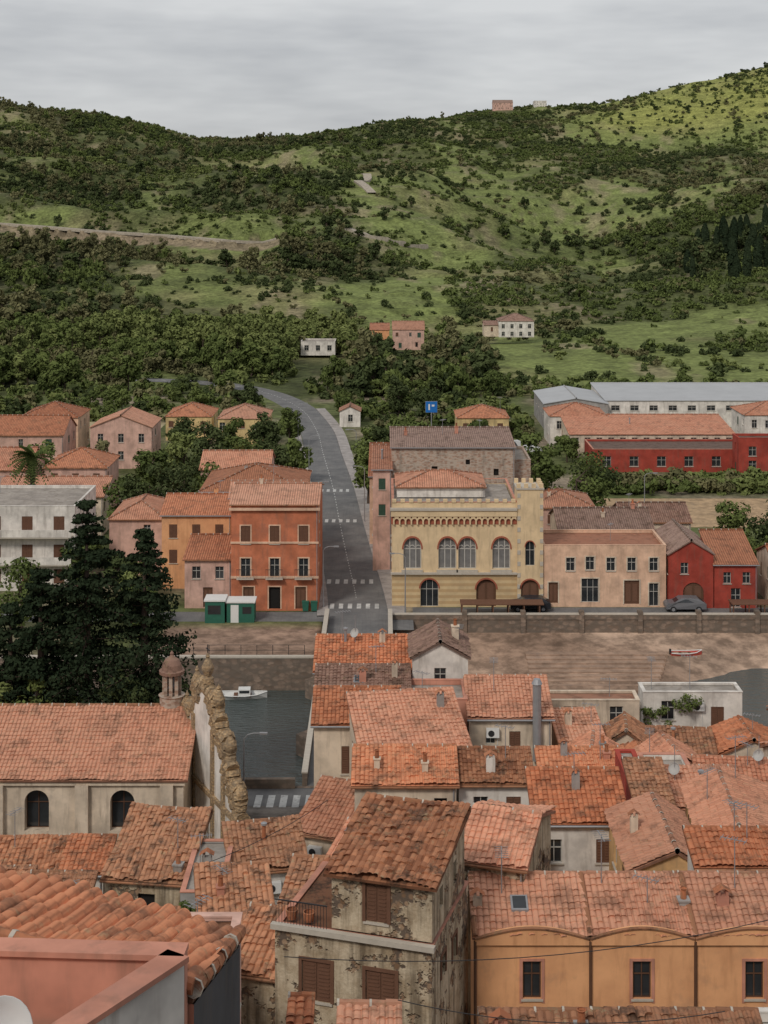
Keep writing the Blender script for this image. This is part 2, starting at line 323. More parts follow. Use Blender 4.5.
def house(name,x0,x1,y0,y1,zb,ze,roof='gx',rise=1.2,wall=None,tile=None,rot=0,fw=None,rw=None,lw=None,chim=(),ant=0,over=.2,frame=None,geo=None,trim=None,jit=.018,par=.3,rb=None,gut=True):
    wall=wall or CREAM; tile=tile or T_OR; w=x1-x0; D=y1-y0; H=ze-zb; geo=(y0<112) if geo is None else geo
    e=empty(name,((x0+x1)/2,y0,zb),math.radians(rot)); W=MB();Wn=MB();R=MB();X=MB()
    cv=lambda ops,L:[(o[0]*L-o[2]/2,H-o[1]-o[3],o[2],o[3],o[4]) for o in ops]
    fw=autow(w,H) if fw is None else fw; rw=autow(D,H)[:4] if rw is None else rw; lw=autow(D,H)[:4] if lw is None else lw
    h=w/2
    panel(W,Wn,(-h,0,0),(1,0,0),(0,-1,0),w,H,cv(fw,w),wall,frame=frame,trim=trim)
    panel(W,Wn,(h,0,0),(0,1,0),(1,0,0),D,H,cv(rw,D),wall,frame=frame,trim=trim)
    panel(W,Wn,(-h,D,0),(0,-1,0),(-1,0,0),D,H,cv([(1-o[0],)+tuple(o[1:]) for o in lw],D),wall,frame=frame,trim=trim)
    panel(W,Wn,(h,D,0),(-1,0,0),(0,1,0),w,H,cv(autow(w,H,kind='g'),w),wall,frame=frame)
    o=over; zr=H+rise; pc=dict(geo=geo,jit=jit)
    tm=FLAT2GEO.get(tile,tile) if geo else tile
    if roof=='front':
        s=rise/D; roof_poly(R,[(-h-o,-o,H-s*o+.1),(h+o,-o,H-s*o+.1),(h+o,D+.1,zr+.1),(-h-o,D+.1,zr+.1)],tile,**pc)
        for sx in(-h,h): W.poly([(sx,0,H),(sx,D,H),(sx,D,zr)],wall)
        W.poly([(-h,D,H),(h,D,H),(h,D,zr),(-h,D,zr)],wall); ridge(R,(-h-o,D+.08,zr+.13),(h+o,D+.08,zr+.13),tm)
    elif roof=='gx':
        s=rise/(D/2)
        roof_poly(R,[(-h-o,-o,H-s*o+.1),(h+o,-o,H-s*o+.1),(h+o,D/2,zr+.1),(-h-o,D/2,zr+.1)],tile,**pc)
        roof_poly(R,[(h+o,D+o,H-s*o+.1),(-h-o,D+o,H-s*o+.1),(-h-o,D/2,zr+.1),(h+o,D/2,zr+.1)],tile,**pc)
        for sx in(-h,h): W.poly([(sx,0,H),(sx,D,H),(sx,D/2,zr)],wall)
        ridge(R,(-h-o,D/2,zr+.13),(h+o,D/2,zr+.13),tm)
    elif roof=='gy':
        rbx=0 if rb is None else rb*w-h; 
        sl=rise/(rbx+h); sr=rise/(h-rbx)
        roof_poly(R,[(-h-o,D+o,H-sl*o+.1),(-h-o,-o,H-sl*o+.1),(rbx,-o,zr+.1),(rbx,D+o,zr+.1)],tile,**pc)
        roof_poly(R,[(h+o,-o,H-sr*o+.1),(h+o,D+o,H-sr*o+.1),(rbx,D+o,zr+.1),(rbx,-o,zr+.1)],tile,**pc)
        for sy in(0,D): W.poly([(-h,sy,H),(h,sy,H),(rbx,sy,zr)],wall)
        ridge(R,(rbx,-o,zr+.13),(rbx,D+o,zr+.13),tm)
    elif roof=='hip':
        k=min(w,D)/2; s=rise/k
        if w>=D: r0=(-h+k,D/2,zr+.1);r1=(h-k,D/2,zr+.1)
        else: r0=(0,k,zr+.1);r1=(0,D-k,zr+.1)
        zo=H-s*o+.1; c=[(-h-o,-o,zo),(h+o,-o,zo),(h+o,D+o,zo),(-h-o,D+o,zo)]
        if w>=D:
            if w-D<.05: r1=(r0[0]+.05,r0[1],r0[2])
            fs=[[c[0],c[1],r1,r0],[c[1],c[2],r1],[c[2],c[3],r0,r1],[c[3],c[0],r0]]; hp=[(c[0],r0),(c[1],r1),(c[2],r1),(c[3],r0),(r0,r1)]
        else:
            fs=[[c[0],c[1],r0],[c[1],c[2],r1,r0],[c[2],c[3],r1],[c[3],c[0],r0,r1]]; hp=[(c[0],r0),(c[1],r0),(c[2],r1),(c[3],r1),(r0,r1)]
        for f in fs: roof_poly(R,f,tile,thick=.08,**pc)
        for a,b_ in hp: ridge(R,Vector(a)+Vector((0,0,.03)),Vector(b_)+Vector((0,0,.03)),tm,.11)
    elif roof=='flat':
        R.box(-h+.2,h-.2,.2,D-.2,H-.2,H-.02,CONC if tile==T_OR else tile); t=.2;p_=par
        W.box(-h,h,0,t,H+.001,H+p_,wall);W.box(-h,h,D-t,D,H+.001,H+p_,wall);W.box(-h,-h+t,t,D-t,H+.001,H+p_,wall);W.box(h-t,h,t,D-t,H+.001,H+p_,wall)
        cm=SALM if random.random()<.4 else wall
        X.box(-h-.04,h+.04,-.04,t+.02,H+p_+.001,H+p_+.05,cm);X.box(-h-.04,h+.04,D-t-.02,D+.04,H+p_+.001,H+p_+.05,cm)
        X.box(-h-.04,-h+t+.02,t+.021,D-t-.021,H+p_+.001,H+p_+.05,cm);X.box(h-t-.02,h+.04,t+.021,D-t-.021,H+p_+.001,H+p_+.05,cm)
    if gut and roof in('front','gx','hip') and y0<240:
        s=rise/(D if roof=='front' else D/2); X.tube((-h-o,-o-.07,H-s*o+.02),(h+o,-o-.07,H-s*o+.02),.06,.06,METAL if random.random()<.4 else G_OLD,6)
        X.tube((h-.12,-.07,0),(h-.12,-.07,H-.1),.04,.04,METAL,6)
    if y0<112 and gut and random.random()<.4 and w>2.5:
        ax=random.choice((-h*.45,h*.1)); X.box(ax-.4,ax+.4,-.32,-.03,H-1.1,H-.55,WHP); X.lathe((ax-.1,-.322,H-.83),[(.2,0),(.2,.02),(.0,.02)],IRON,12,(0,-1,0)); X.tube((ax+.3,-.05,H-1.1),(ax+.3,-.05,H-2.2),.02,.02,WHP,5)
    def rz(yy,xx):
        if roof=='front': return H+rise*yy/D
        if roof=='gx': return H+rise*(1-abs(yy-D/2)/(D/2))
        if roof=='gy': return H+rise*(1-abs(xx)/h)
        if roof=='flat': return H
        return H+rise*.6
    for (cx,cy,ch) in chim:
        xx=-h+cx*w;yy=cy*D; chimney(X,xx,yy,rz(yy,xx),ch,random.choice((wall,CREAM,SALM,GREY)),random.uniform(.2,.32))
    if y0<112 and w>3 and random.random()<.4: ant+=1
    if geo and roof=='front' and random.random()<.3 and w>3.5:
        sx_=random.uniform(-h*.5,h*.4); ya=D*.35; yb=D*.6; X.obox((sx_,ya,rz(ya,0)+.13),(.7,0,0),(0,yb-ya,rz(yb,0)-rz(ya,0)),(0,0,.12),METAL); X.obox((sx_+.08,ya+.08,rz(ya,0)+.27),(.54,0,0),(0,yb-ya-.16,(rz(yb,0)-rz(ya,0))*.85),(0,0,.01),GLASS)
    for i in range(ant):
        xx=random.uniform(-h*.8,h*.8);yy=D*random.uniform(.4,.9); antenna(X,xx,yy,rz(yy,xx),random.uniform(1.2,2.4))
    W.build('walls',e);Wn.build('windows',e);R.build('roof',e);X.build('fittings',e)
    return e
# ------------------------------------------------------------ terrain
def vn(x,y,s=0):
    xi=np.floor(x);yi=np.floor(y);fx=x-xi;fy=y-yi;fx=fx*fx*(3-2*fx);fy=fy*fy*(3-2*fy)
    hh=lambda i,j:np.modf(np.abs(np.sin(i*127.1+j*311.7+s*74.7)*43758.5453))[0]
    return (hh(xi,yi)*(1-fx)+hh(xi+1,yi)*fx)*(1-fy)+(hh(xi,yi+1)*(1-fx)+hh(xi+1,yi+1)*fx)*fy
def fbm(x,y,o=4,s=0):
    r=0;a=.5;t=0
    for i in range(o): r=r+a*vn(x,y,s+i);t+=a;a*=.5;x=x*2.03+1.7;y=y*2.03+.3
    return r/t
BC=(np.array([-300,0,100,200,300,400,500,600,700,768,1100])-384)/1500.
RY=np.array([330,480,600,800,1000,1300,1600,2000,2500,6000.])
RT=np.array([[0]*11,[3,2,1,0,0,0,0,0,0,0,3],[14,9,8,7,5,6,5,1,4,9,18],[32,26,25,24,23,22,13,3,12,20,36],[60,52,50,52,53,44,24,8,20,27,40],
 [105,93,86,78,75,68,60,52,55,56,66],[160,143,131,107,104,113,112,105,100,106,116],[150,135,120,110,118,142,160,165,197,217,235],[100,95,90,85,85,90,110,120,140,150,160],[40]*11],float)
def road_y(x): return np.interp(x,[-240,-200,-160,-120,-85,-60],[870,858,832,826,800,806])
def far_h(x,y):
    x=np.asarray(x,float);y=np.asarray(y,float); b=x/np.maximum(y,1)
    rows=np.stack([np.interp(b,BC,r) for r in RT],0)
    sl=np.zeros_like(rows)
    for i in range(1,len(RY)-1): sl[i]=(rows[i+1]-rows[i-1])/(RY[i+1]-RY[i-1])
    i=np.clip(np.searchsorted(RY,y,side='right')-1,0,len(RY)-2); h=RY[i+1]-RY[i]; t=np.clip((y-RY[i])/h,0,1)
    g=lambda A,k:np.take_along_axis(A,k[None],0)[0]
    z=g(rows,i)*(2*t**3-3*t**2+1)+g(sl,i)*h*(t**3-2*t**2+t)+g(rows,i+1)*(-2*t**3+3*t**2)+g(sl,i+1)*h*(t**3-t**2)
    A=np.interp(y,[400,700,1200,1500,2000,6000],[0,20,46,20,16,60])
    rid=1-np.abs(2*fbm(x/150,y/230,3,3)-1)*2
    z=z+A*(fbm(x/170,y/170,3,3)-.5)+A*.45*(rid-.6)+np.interp(y,[400,600,2000],[0,5,10])*(fbm(x/40,y/40,3,9)-.5)
    m=np.exp(-((b-.035)/.05)**2)*np.interp(y,[480,560,900,1000],[0,1,1,0]); st=2.2
    z=z*(1-m)+m*(np.floor(z/st)+np.clip((z/st-np.floor(z/st))*3-2,0,1))*st
    # bench cut for the hillside road
    rz=np.interp(x,[-240,-60],[30,19.5]); d=road_y(x)-y; e=np.clip(np.minimum((x+265)/25,(-45-x)/20),0,1)
    z2=np.where((d>-7)&(d<6),rz,np.where(d>=6,np.minimum(z,rz-2.5-(d-6)*.12),np.maximum(z,np.minimum(rz+(-d-7)*.5,z+15))))
    w=e*np.clip(np.minimum((150-d)/60,(d+70)/40),0,1)
    return z*(1-w)+z2*w
def ground_h(x,y):
    x=np.asarray(x,float);y=np.asarray(y,float); x,y=np.broadcast_arrays(x,y)
    near=np.interp(y,[-60,0,3,6,15,28,40,50,60,70,85,100,108],[41,41,40,33,28,22,16,12,8.5,6,3,1,0])
    mud0=138+np.interp(x,[24,36],[0,8.5])
    mz=-3.2+np.clip((y-mud0)/np.maximum(154-mud0,1),0,1)*1.9; mz=np.where(y<mud0,np.maximum(-5,-3.2-(mud0-y)*.5),mz)
    riv=np.where(x<-6,np.where(y>=141.02,0,-5),np.where(y>=154.02,0,np.where(x>.6,mz,-5)))
    z=np.where(y<=110,near,np.where(y<=154.02,riv,0)); 
    return np.where(y>330,far_h(x,y),z)
def onroad(x,y,a,b): return (x<-50)&(x>-262)&(y>road_y(x)-a)&(y<road_y(x)+b)
def pasture(x,y):
    b=x/np.maximum(y,1)
    r=np.interp(b,[.1,.14],[0,1])*np.interp(y,[1400,1600,2000],[0,1,1])
    f2=np.exp(-((b-.19)/.07)**2)*np.interp(y,[1080,1150,1320,1380],[0,1,1,0])
    tr=np.exp(-((b-.035)/.06)**2)*np.interp(y,[480,540,900,950],[0,.8,.8,0])
    pl=np.interp(b,[.04,.08],[0,.9])*np.interp(y,[330,360,520,600],[.2,.8,.8,0])
    md=.42*np.interp(b,[-.3,-.15,.0,.1],[.55,.7,.95,1.05])*np.interp(y,[600,800,1500,1700],[.5,1,1,.8])
    return np.clip((np.maximum.reduce([r,f2,tr,pl,md])+(fbm(x/70,y/120,4,31)-.5)*2.1-.42)*3.2,0,1)
def wood(x,y):
    b=x/np.maximum(y,1)
    left=np.interp(b,[-.3,-.12,-.05,.02],[.95,.8,.6,.1])*np.interp(y,[420,520,1000,1300,1800],[.6,1,.85,.75,.55])
    vr=np.interp(b,[.13,.2,.26],[0,.9,.7])*np.interp(y,[620,700,950,1060],[0,1,1,.0])
    vl=np.exp(-((y-(900+b*900))/75)**2)*np.interp(b,[.0,.05,.3],[0,1,.9])  # dark valley line: relief shading put into the colour as woodland and darker ground
    cn=np.exp(-((b+.045)/.06)**2)*np.interp(y,[560,700,900,1000],[.2,.9,.6,.2])
    w=np.maximum.reduce([left*np.interp(fbm(x/90,y/90,3,21),[.35,.55],[.1,1]),vr,cn,vl])+(fbm(x/60,y/95,4,22)-.5)*1.3-.35*pasture(x,y)
    w=w*np.where(onroad(x,y,44,5),0,1)
    return np.clip(w,0,1)
tt=np.linspace(-1,1,401); ss=np.sign(tt)*(np.abs(tt)**1.9)
ys=np.unique(np.concatenate([np.arange(-60,330,3),[109.98,110.02,141,141.04,154,154.04,139,147,136],np.geomspace(330,2600,320),np.geomspace(2600,7000,20)]))
Wd=np.maximum(420,.85*ys); GX=ss[None,:]*Wd[:,None]; GY=np.broadcast_to(ys[:,None],GX.shape)
GZ=ground_h(GX,GY)
r_,c_=GX.shape; a=(np.arange(r_-1)[:,None]*c_+np.arange(c_-1)[None,:]).ravel()
me=bpy.data.meshes.new('ground'); me.from_pydata(np.stack([GX,GY,GZ],-1).reshape(-1,3).tolist(),[],np.stack([a,a+1,a+c_+1,a+c_],-1).tolist())
wd=wood(GX,GY);pa=pasture(GX,GY)
def lerp(a,b,t): return a+(b-a)*t[...,None]
C=np.broadcast_to(np.array([.1,.115,.045]),GX.shape+(3,)).copy()
C=lerp(C,np.array([.19,.225,.075]),pa); C=lerp(C,np.array([.25,.23,.11]),np.clip((fbm(GX/45,GY/60,3,41)-.54)*6,0,1)*.65)
C=lerp(C,np.array([.32,.26,.17]),np.clip((fbm(GX/14,GY/40,3,43)-.63)*9,0,1)*.6)
C=lerp(C,np.array([.3,.31,.09]),np.interp(GX/np.maximum(GY,1),[.12,.16],[0,1])*np.interp(GY,[1620,1720,1990],[0,1,.6])*.95)
C=lerp(C,np.array([.045,.055,.024]),wd*.75)
ct=np.clip(1-np.abs(np.modf(GZ/7.)[0]-.5)*8,0,1)*((GY>480)&(GY<1500))*np.clip((fbm(GX/80,GY/80,2,91)-.42)*6,0,1)
C=lerp(C,np.array([.22,.19,.13]),ct*.5)
C=lerp(C,np.array([.26,.2,.14]),onroad(GX,GY,19,3)*.85)
dirt=np.clip((fbm(GX/12,GY/12,3,51)-.45)*4,0,1)
flat=lerp(np.broadcast_to(np.array([.12,.14,.055]),C.shape),np.array([.28,.23,.17]),dirt)
C=np.where((GY<330)[...,None],flat,C)
C=np.where(((GY<118))[...,None],lerp(np.broadcast_to(np.array([.13,.115,.1]),C.shape),np.array([.2,.18,.16]),dirt),C)
C=np.where(((GY>=118)&(GY<154.03)&(GX>-6))[...,None],lerp(np.broadcast_to(np.array([.34,.23,.165]),C.shape),np.array([.46,.33,.245]),dirt),C)
C=np.where(((GY>=141.03)&(GY<153)&(GX<=-6)&(GX>-22))[...,None],np.array([.28,.19,.14]),C)
at=me.attributes.new('gcol','FLOAT_COLOR','POINT'); at.data.foreach_set('color',np.concatenate([C,np.ones(GX.shape+(1,))],-1).astype(np.float32).ravel())
me.materials.append(GROUND); me.polygons.foreach_set('use_smooth',[True]*len(me.polygons)); g=bpy.data.objects.new('ground',me); COL.objects.link(g)
mb=MB(); mb.poly([(-420,110.03,-3),(420,110.03,-3),(420,153.9,-3),(-420,153.9,-3)],WATER); mb.build('river_water')
# ------------------------------------------------------------ foliage helpers
def quadset(Pp,Nn,size,asp=.6):
    k=len(Pp); r=rng.normal(size=(k,3)); t=np.cross(Nn,r); t/=np.linalg.norm(t,axis=1)[:,None]+1e-9; b_=np.cross(Nn,t); b_/=np.linalg.norm(b_,axis=1)[:,None]+1e-9
    s=(size*rng.uniform(.6,1.3,k))[:,None]; t=t*s;b_=b_*s*asp
    return np.stack([Pp-t,Pp-b_,Pp+t,Pp+b_],1)
def clumps(cs,rs,n,size,flat=.75):
    Q=[];T=[]
    for c,r in zip(cs,rs):
        d=rng.normal(size=(n,3)); d/=np.linalg.norm(d,axis=1)[:,None]; rad=r*rng.uniform(.55,1.08,n)[:,None]
        p=np.array(c)+d*rad*np.array([1,1,flat]); N=d+rng.normal(size=(n,3))*.5; N[:,2]+=.4
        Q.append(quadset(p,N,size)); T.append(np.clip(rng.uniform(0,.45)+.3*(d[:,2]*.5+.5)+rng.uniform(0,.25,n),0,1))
    return np.concatenate(Q),np.concatenate(T)
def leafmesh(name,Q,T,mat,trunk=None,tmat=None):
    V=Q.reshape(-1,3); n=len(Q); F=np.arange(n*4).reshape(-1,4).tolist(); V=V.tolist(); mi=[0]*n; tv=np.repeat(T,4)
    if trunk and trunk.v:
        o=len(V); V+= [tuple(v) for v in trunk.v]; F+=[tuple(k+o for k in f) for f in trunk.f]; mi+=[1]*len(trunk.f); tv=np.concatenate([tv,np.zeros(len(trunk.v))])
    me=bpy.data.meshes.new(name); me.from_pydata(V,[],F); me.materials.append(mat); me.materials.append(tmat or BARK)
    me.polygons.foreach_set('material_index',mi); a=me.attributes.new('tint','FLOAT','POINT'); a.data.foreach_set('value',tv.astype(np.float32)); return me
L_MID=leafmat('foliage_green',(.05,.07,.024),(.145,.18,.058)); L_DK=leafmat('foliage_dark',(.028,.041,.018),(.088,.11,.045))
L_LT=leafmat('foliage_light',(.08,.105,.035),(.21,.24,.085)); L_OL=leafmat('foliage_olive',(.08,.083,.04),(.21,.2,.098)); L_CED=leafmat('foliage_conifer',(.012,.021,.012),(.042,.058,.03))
def crown(h,r,nc,nl,size,base_=.35,top=1.):
    cs=[];rs=[]
    for i in range(nc):
        while True:
            p=rng.uniform(-1,1,3)
            if .25<np.linalg.norm(p)<1: break
        zc=h*(base_+top)/2; hz=h*(top-base_)/2*.85
        cs.append((p[0]*r*.75,p[1]*r*.75,zc+p[2]*hz)); rs.append(r*rng.uniform(.25,.45))
    return clumps(cs,rs,nl,size),cs
def trunkmb(h,cs,r=.18):
    T=MB(); seg=4; pts=[Vector((random.uniform(-.05,.05)*i*h*.1,random.uniform(-.05,.05)*i*h*.1,h*.6*i/seg)) for i in range(seg+1)]; pts[0].z=-.4
    for i in range(seg): T.tube(pts[i],pts[i+1],r*(1-.18*i),r*(1-.18*(i+1)),BARK,7)
    for c in cs[:7]: T.tube(pts[2+random.randint(0,2)],c,r*.4,r*.12,BARK,5)
    return T
def tree(name,x,y,z,h,r,mat,nc=22,nl=150,size=.22,base_=.25):
    (Q,T),cs=crown(h,r,nc,nl,size,base_); e=empty(name,(x,y,z),random.uniform(0,6))
    o=bpy.data.objects.new('crown',leafmesh('crown',Q,T,mat)); COL.objects.link(o); o.parent=e
    t=trunkmb(h,cs,h*.028).build('trunk',e); return e
def proto(name,h,r,nc,nl,size,mat,base_=.0,tr=True):
    (Q,T),cs=crown(h,r,nc,nl,size,base_); o=bpy.data.objects.new(name,leafmesh(name,Q,T,mat,trunkmb(h,cs,h*.03) if tr else None)); return o
def scatter(name,pts,scl,protos,region=0):
    n=len(pts); me=bpy.data.meshes.new(name); me.from_pydata(pts.tolist(),[],[])
    def at(nm,ty,key,v): a=me.attributes.new(nm,ty,'POINT'); a.data.foreach_set(key,v.ravel())
    sv=np.stack([scl,scl,scl*rng.uniform(.8,1.25,n)],-1).astype(np.float32)
    pid=rng.integers(0,len(protos),n)
    if region:
        f=fbm(pts[:,0]/region,pts[:,1]/region,2,77); f=np.clip((f-.25)*2,0,.999); pid=np.where(rng.uniform(0,1,n)<.7,(f*len(protos)).astype(int),pid)
    at('scl','FLOAT_VECTOR','vector',sv); at('rot','FLOAT_VECTOR','vector',np.stack([rng.normal(0,.06,n),rng.normal(0,.06,n),rng.uniform(0,6.28,n)],-1).astype(np.float32)); at('pid','INT','value',pid.astype(np.int32))
    o=bpy.data.objects.new(name,me); COL.objects.link(o)
    cl=bpy.data.collections.new(name+'_plants')
    for p in protos: cl.objects.link(p)
    ng=bpy.data.node_groups.new(name,'GeometryNodeTree'); ng.interface.new_socket('Geometry',in_out='INPUT',socket_type='NodeSocketGeometry'); ng.interface.new_socket('Geometry',in_out='OUTPUT',socket_type='NodeSocketGeometry')
    gi=ng.nodes.new('NodeGroupInput');go=ng.nodes.new('NodeGroupOutput'); ip=ng.nodes.new('GeometryNodeInstanceOnPoints'); ci=ng.nodes.new('GeometryNodeCollectionInfo')
    ci.inputs['Collection'].default_value=cl; ci.inputs['Separate Children'].default_value=True; ci.inputs['Reset Children'].default_value=True
    ip.inputs['Pick Instance'].default_value=True
    def na(nm,ty): q=ng.nodes.new('GeometryNodeInputNamedAttribute'); q.data_type=ty; q.inputs[0].default_value=nm; return [s for s in q.outputs if s.enabled and s.name=='Attribute'][0]
    L=ng.links.new; L(gi.outputs[0],ip.inputs['Points']); L(ci.outputs[0],ip.inputs['Instance']); L(na('pid','INT'),ip.inputs['Instance Index']); L(na('rot','FLOAT_VECTOR'),ip.inputs['Rotation']); L(na('scl','FLOAT_VECTOR'),ip.inputs['Scale']); L(ip.outputs[0],go.inputs[0])
    md=o.modifiers.new('scatter','NODES'); md.node_group=ng; return o
hill_houses=[(-18,415,10),(7,430,9),(40,470,14),(155,1960,25),(210,1960,25)]
def sample(n,ylo,yhi,bl,bh,dens,clear=True):
    y=np.sqrt(rng.uniform(ylo**2,yhi**2,n)); x=rng.uniform(bl,bh,n)*y
    k=rng.uniform(0,1,n)<dens(x,y)
    if clear:
        for hx,hy,hw in hill_houses: k&=~((np.abs(x-hx*y/hy)<hw*.65)&(y>hy-60)&(y<hy+12))
    k&=~onroad(x,y,38,5)
    x=x[k];y=y[k]; return np.stack([x,y,ground_h(x,y)-.25],-1)
bushes=[proto('shrub_a',1,.75,5,20,.19,L_MID,-.1,False),proto('shrub_b',.9,.85,6,20,.19,L_DK,-.1,False),proto('shrub_c',1,.7,5,20,.19,L_OL,-.1,False),proto('shrub_d',.8,.8,5,20,.19,L_LT,-.1,False),proto('shrub_e',.9,.8,5,20,.19,L_DK,-.1,False)]
woods=[proto('wood_tree_a',1.3,.55,11,32,.115,L_DK,.1),proto('wood_tree_b',1.1,.6,11,32,.115,L_MID,.1),proto('wood_tree_c',1.4,.5,11,32,.115,L_OL,.1),proto('wood_tree_d',1.2,.6,11,32,.115,L_DK,.05)]
lights=[proto('poplar_a',1.5,.5,13,60,.08,L_LT,.1),proto('poplar_b',1.3,.55,13,60,.08,L_MID,.1),proto('poplar_c',1.2,.6,13,60,.08,L_OL,.05)]
def hedge(x,y):
    l1=np.clip(1-np.abs(fbm(x/60,y/120,2,61)-.5)*20,0,1); l2=np.clip(1-np.abs(fbm(x/90+9,y/150,2,66)-.5)*24,0,1)
    z=ground_h(x,y); l3=np.clip(1-np.abs(np.modf(z/7.)[0]-.5)*8,0,1)*np.clip((fbm(x/80,y/80,2,91)-.4)*6,0,1)*.8
    return np.maximum.reduce([l1,l2,l3])
def shrubd(x,y,b0):
    p=pasture(x,y); return np.clip((b0+np.clip((fbm(x/24,y/50,3,69)-.48)*5,0,.7))*(1-.93*p)+.75*hedge(x,y),.02,1)
p1=sample(19000,345,900,-.33,.33,lambda x,y:shrubd(x,y,.3)*(y>350))
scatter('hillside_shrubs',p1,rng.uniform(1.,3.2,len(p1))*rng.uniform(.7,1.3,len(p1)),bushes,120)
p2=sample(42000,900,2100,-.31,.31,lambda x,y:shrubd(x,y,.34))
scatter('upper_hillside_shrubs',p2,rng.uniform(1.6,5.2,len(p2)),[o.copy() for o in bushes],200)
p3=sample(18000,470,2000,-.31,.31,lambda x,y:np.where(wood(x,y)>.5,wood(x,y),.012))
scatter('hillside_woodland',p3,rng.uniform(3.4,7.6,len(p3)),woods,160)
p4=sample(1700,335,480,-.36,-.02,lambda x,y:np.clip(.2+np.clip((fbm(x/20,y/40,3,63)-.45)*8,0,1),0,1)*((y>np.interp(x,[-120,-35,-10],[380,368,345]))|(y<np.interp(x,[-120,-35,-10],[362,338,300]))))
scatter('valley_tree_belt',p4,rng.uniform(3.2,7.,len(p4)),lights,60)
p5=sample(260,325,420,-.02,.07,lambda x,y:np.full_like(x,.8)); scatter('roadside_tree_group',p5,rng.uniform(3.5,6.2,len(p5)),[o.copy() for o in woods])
n=420; x=rng.uniform(31,92,n);y=rng.uniform(219,229,n); scatter('field_hedge',np.stack([x,y,x*0-.1],-1),rng.uniform(1.3,2.6,n),[o.copy() for o in (bushes[0],bushes[3],bushes[2],bushes[0])],8)
p6=sample(1900,255,345,-.3,.36,lambda x,y:np.where((np.abs(x-np.interp(y,[250,280,310,335],[-10,-12.4,-17,-26]))<9)|((x>26)&(y<318))|((x<-18)&(y<285)),0,.6)); scatter('field_shrubs',p6,rng.uniform(1.2,3.6,len(p6)),[o.copy() for o in bushes[:4]]+[lights[1].copy()])
def cypress(nm):
    n=700; z=rng.uniform(0,1,n); rr=.13*np.sin(np.clip(z*.93+.07,0,1)*math.pi)**.6; a=rng.uniform(0,6.28,n); p=np.stack([rr*np.cos(a),rr*np.sin(a),z],-1); N=np.stack([np.cos(a),np.sin(a),.3+0*a],-1)+rng.normal(size=(n,3))*.3
    return bpy.data.objects.new(nm,leafmesh(nm,quadset(p,N,.05),rng.uniform(0,.7,n),L_CED))
n=48; y=rng.uniform(600,900,n); x=y*rng.uniform(.2,.262,n); scatter('cypress_stand',np.stack([x,y,ground_h(x,y)],-1),rng.uniform(8,17,n),[cypress('cypress_a'),cypress('cypress_b')])
for (x,y,h,r,mt) in [(-25.5,214,12,4,L_DK),(-19.5,206,11,3.8,L_MID),(-29.5,188,12,3.8,L_DK),(-26,191,11,3.6,L_DK),(-22.5,192.3,10.5,3,L_MID),(-33,190,9.5,3.2,L_MID),(-16,212,10.5,3.4,L_DK),(-20,250,8,3.6,L_DK),(-16.5,262,7,3,L_MID),(-24,243,8,3.2,L_MID),(-33,214,8.5,3,L_MID),(-30,225,9,3.6,L_LT),(-13.5,228,7,2.6,L_MID),
  (-2.2,212,9,3,L_MID),(.5,219,10.5,3.4,L_DK),(-1.5,232,8.5,3.2,L_MID),(3,243,8.5,3.4,L_MID),(25,194,11.3,4.5,L_MID),(28,200,9.8,4,L_DK),(20.5,205,11.5,2.8,L_MID),(23,214,9,3.4,L_MID),(42,181,7.2,3.,L_MID),(46,176,8.2,3.6,L_DK),(50,180,8,3.4,L_MID),(42.5,167,6.2,2.7,L_MID),(47,167,6.5,2.9,L_DK),
  (-43,222,8.5,3.2,L_OL),(-52,226,7,3,L_MID),(-37,181,6.5,2.7,L_MID),(-33.5,166,6.5,2.8,L_MID),(-28.5,163,5.5,2.4,L_DK),(-26.5,161,4.4,2.,L_LT),(16,256,6,2.6,L_MID),(30,246,5,2.4,L_MID),(-8,300,5,2.5,L_MID),(-33,247,7,3,L_DK),(8,290,7,3.4,L_DK),(3,300,8,3.6,L_DK),(24,330,6,3,L_MID),(14,232,7,3,L_DK),(-55,258,7,3,L_MID),(-48,262,6.5,3,L_MID),(-36,290,7,3,L_MID),(-28,300,7,3,L_DK)]:
    tree('broadleaf_tree',x,y,0,h,r,mt,20,110,.3 if y>200 else .25,.1)
def cedar(x,y,z,h,r,seed):
    e=empty('cedar_tree',(x,y,z)); T=MB(); T.tube((0,0,-.4),(0,0,h*.5),.45,.3,BARK,9); T.tube((0,0,h*.5),(0,0,h*.97),.3,.05,BARK,7)
    cs=[];rs=[]; nt_=int(h/.95)
    for i in range(nt_):
        f=i/(nt_-1); zz=h*(.12+.86*f); R=r*(1-f**1.7)*random.uniform(.7,1.12)+.3; nb=random.randint(6,9)
        for k in range(nb):
            a=random.uniform(0,6.28); L_=R*random.uniform(.55,1.12); tip=(math.cos(a)*L_,math.sin(a)*L_,zz+random.uniform(-.5,.15)); T.tube((0,0,zz),tip,.09*(1.1-f),.03,BARK,5)
            for q in (.3,.55,.8,1.):
                cs.append((tip[0]*q+random.uniform(-.3,.3),tip[1]*q+random.uniform(-.3,.3),zz+(tip[2]-zz)*q+.1)); rs.append(max(.4,R*.23)*random.uniform(.7,1.3))
    Q,Tt=clumps(cs,rs,30,.17,.45); o=bpy.data.objects.new('foliage',leafmesh('foliage',Q,Tt,L_CED)); COL.objects.link(o); o.parent=e; T.build('trunk',e)
for a in [(-21.4,108,0,21.5,5.2,1),(-17.3,108.3,0,19.3,4.9,2),(-27,108.5,0,13.8,4,3),(-24.6,107.5,0,16.5,4.6,4)]: cedar(*a)
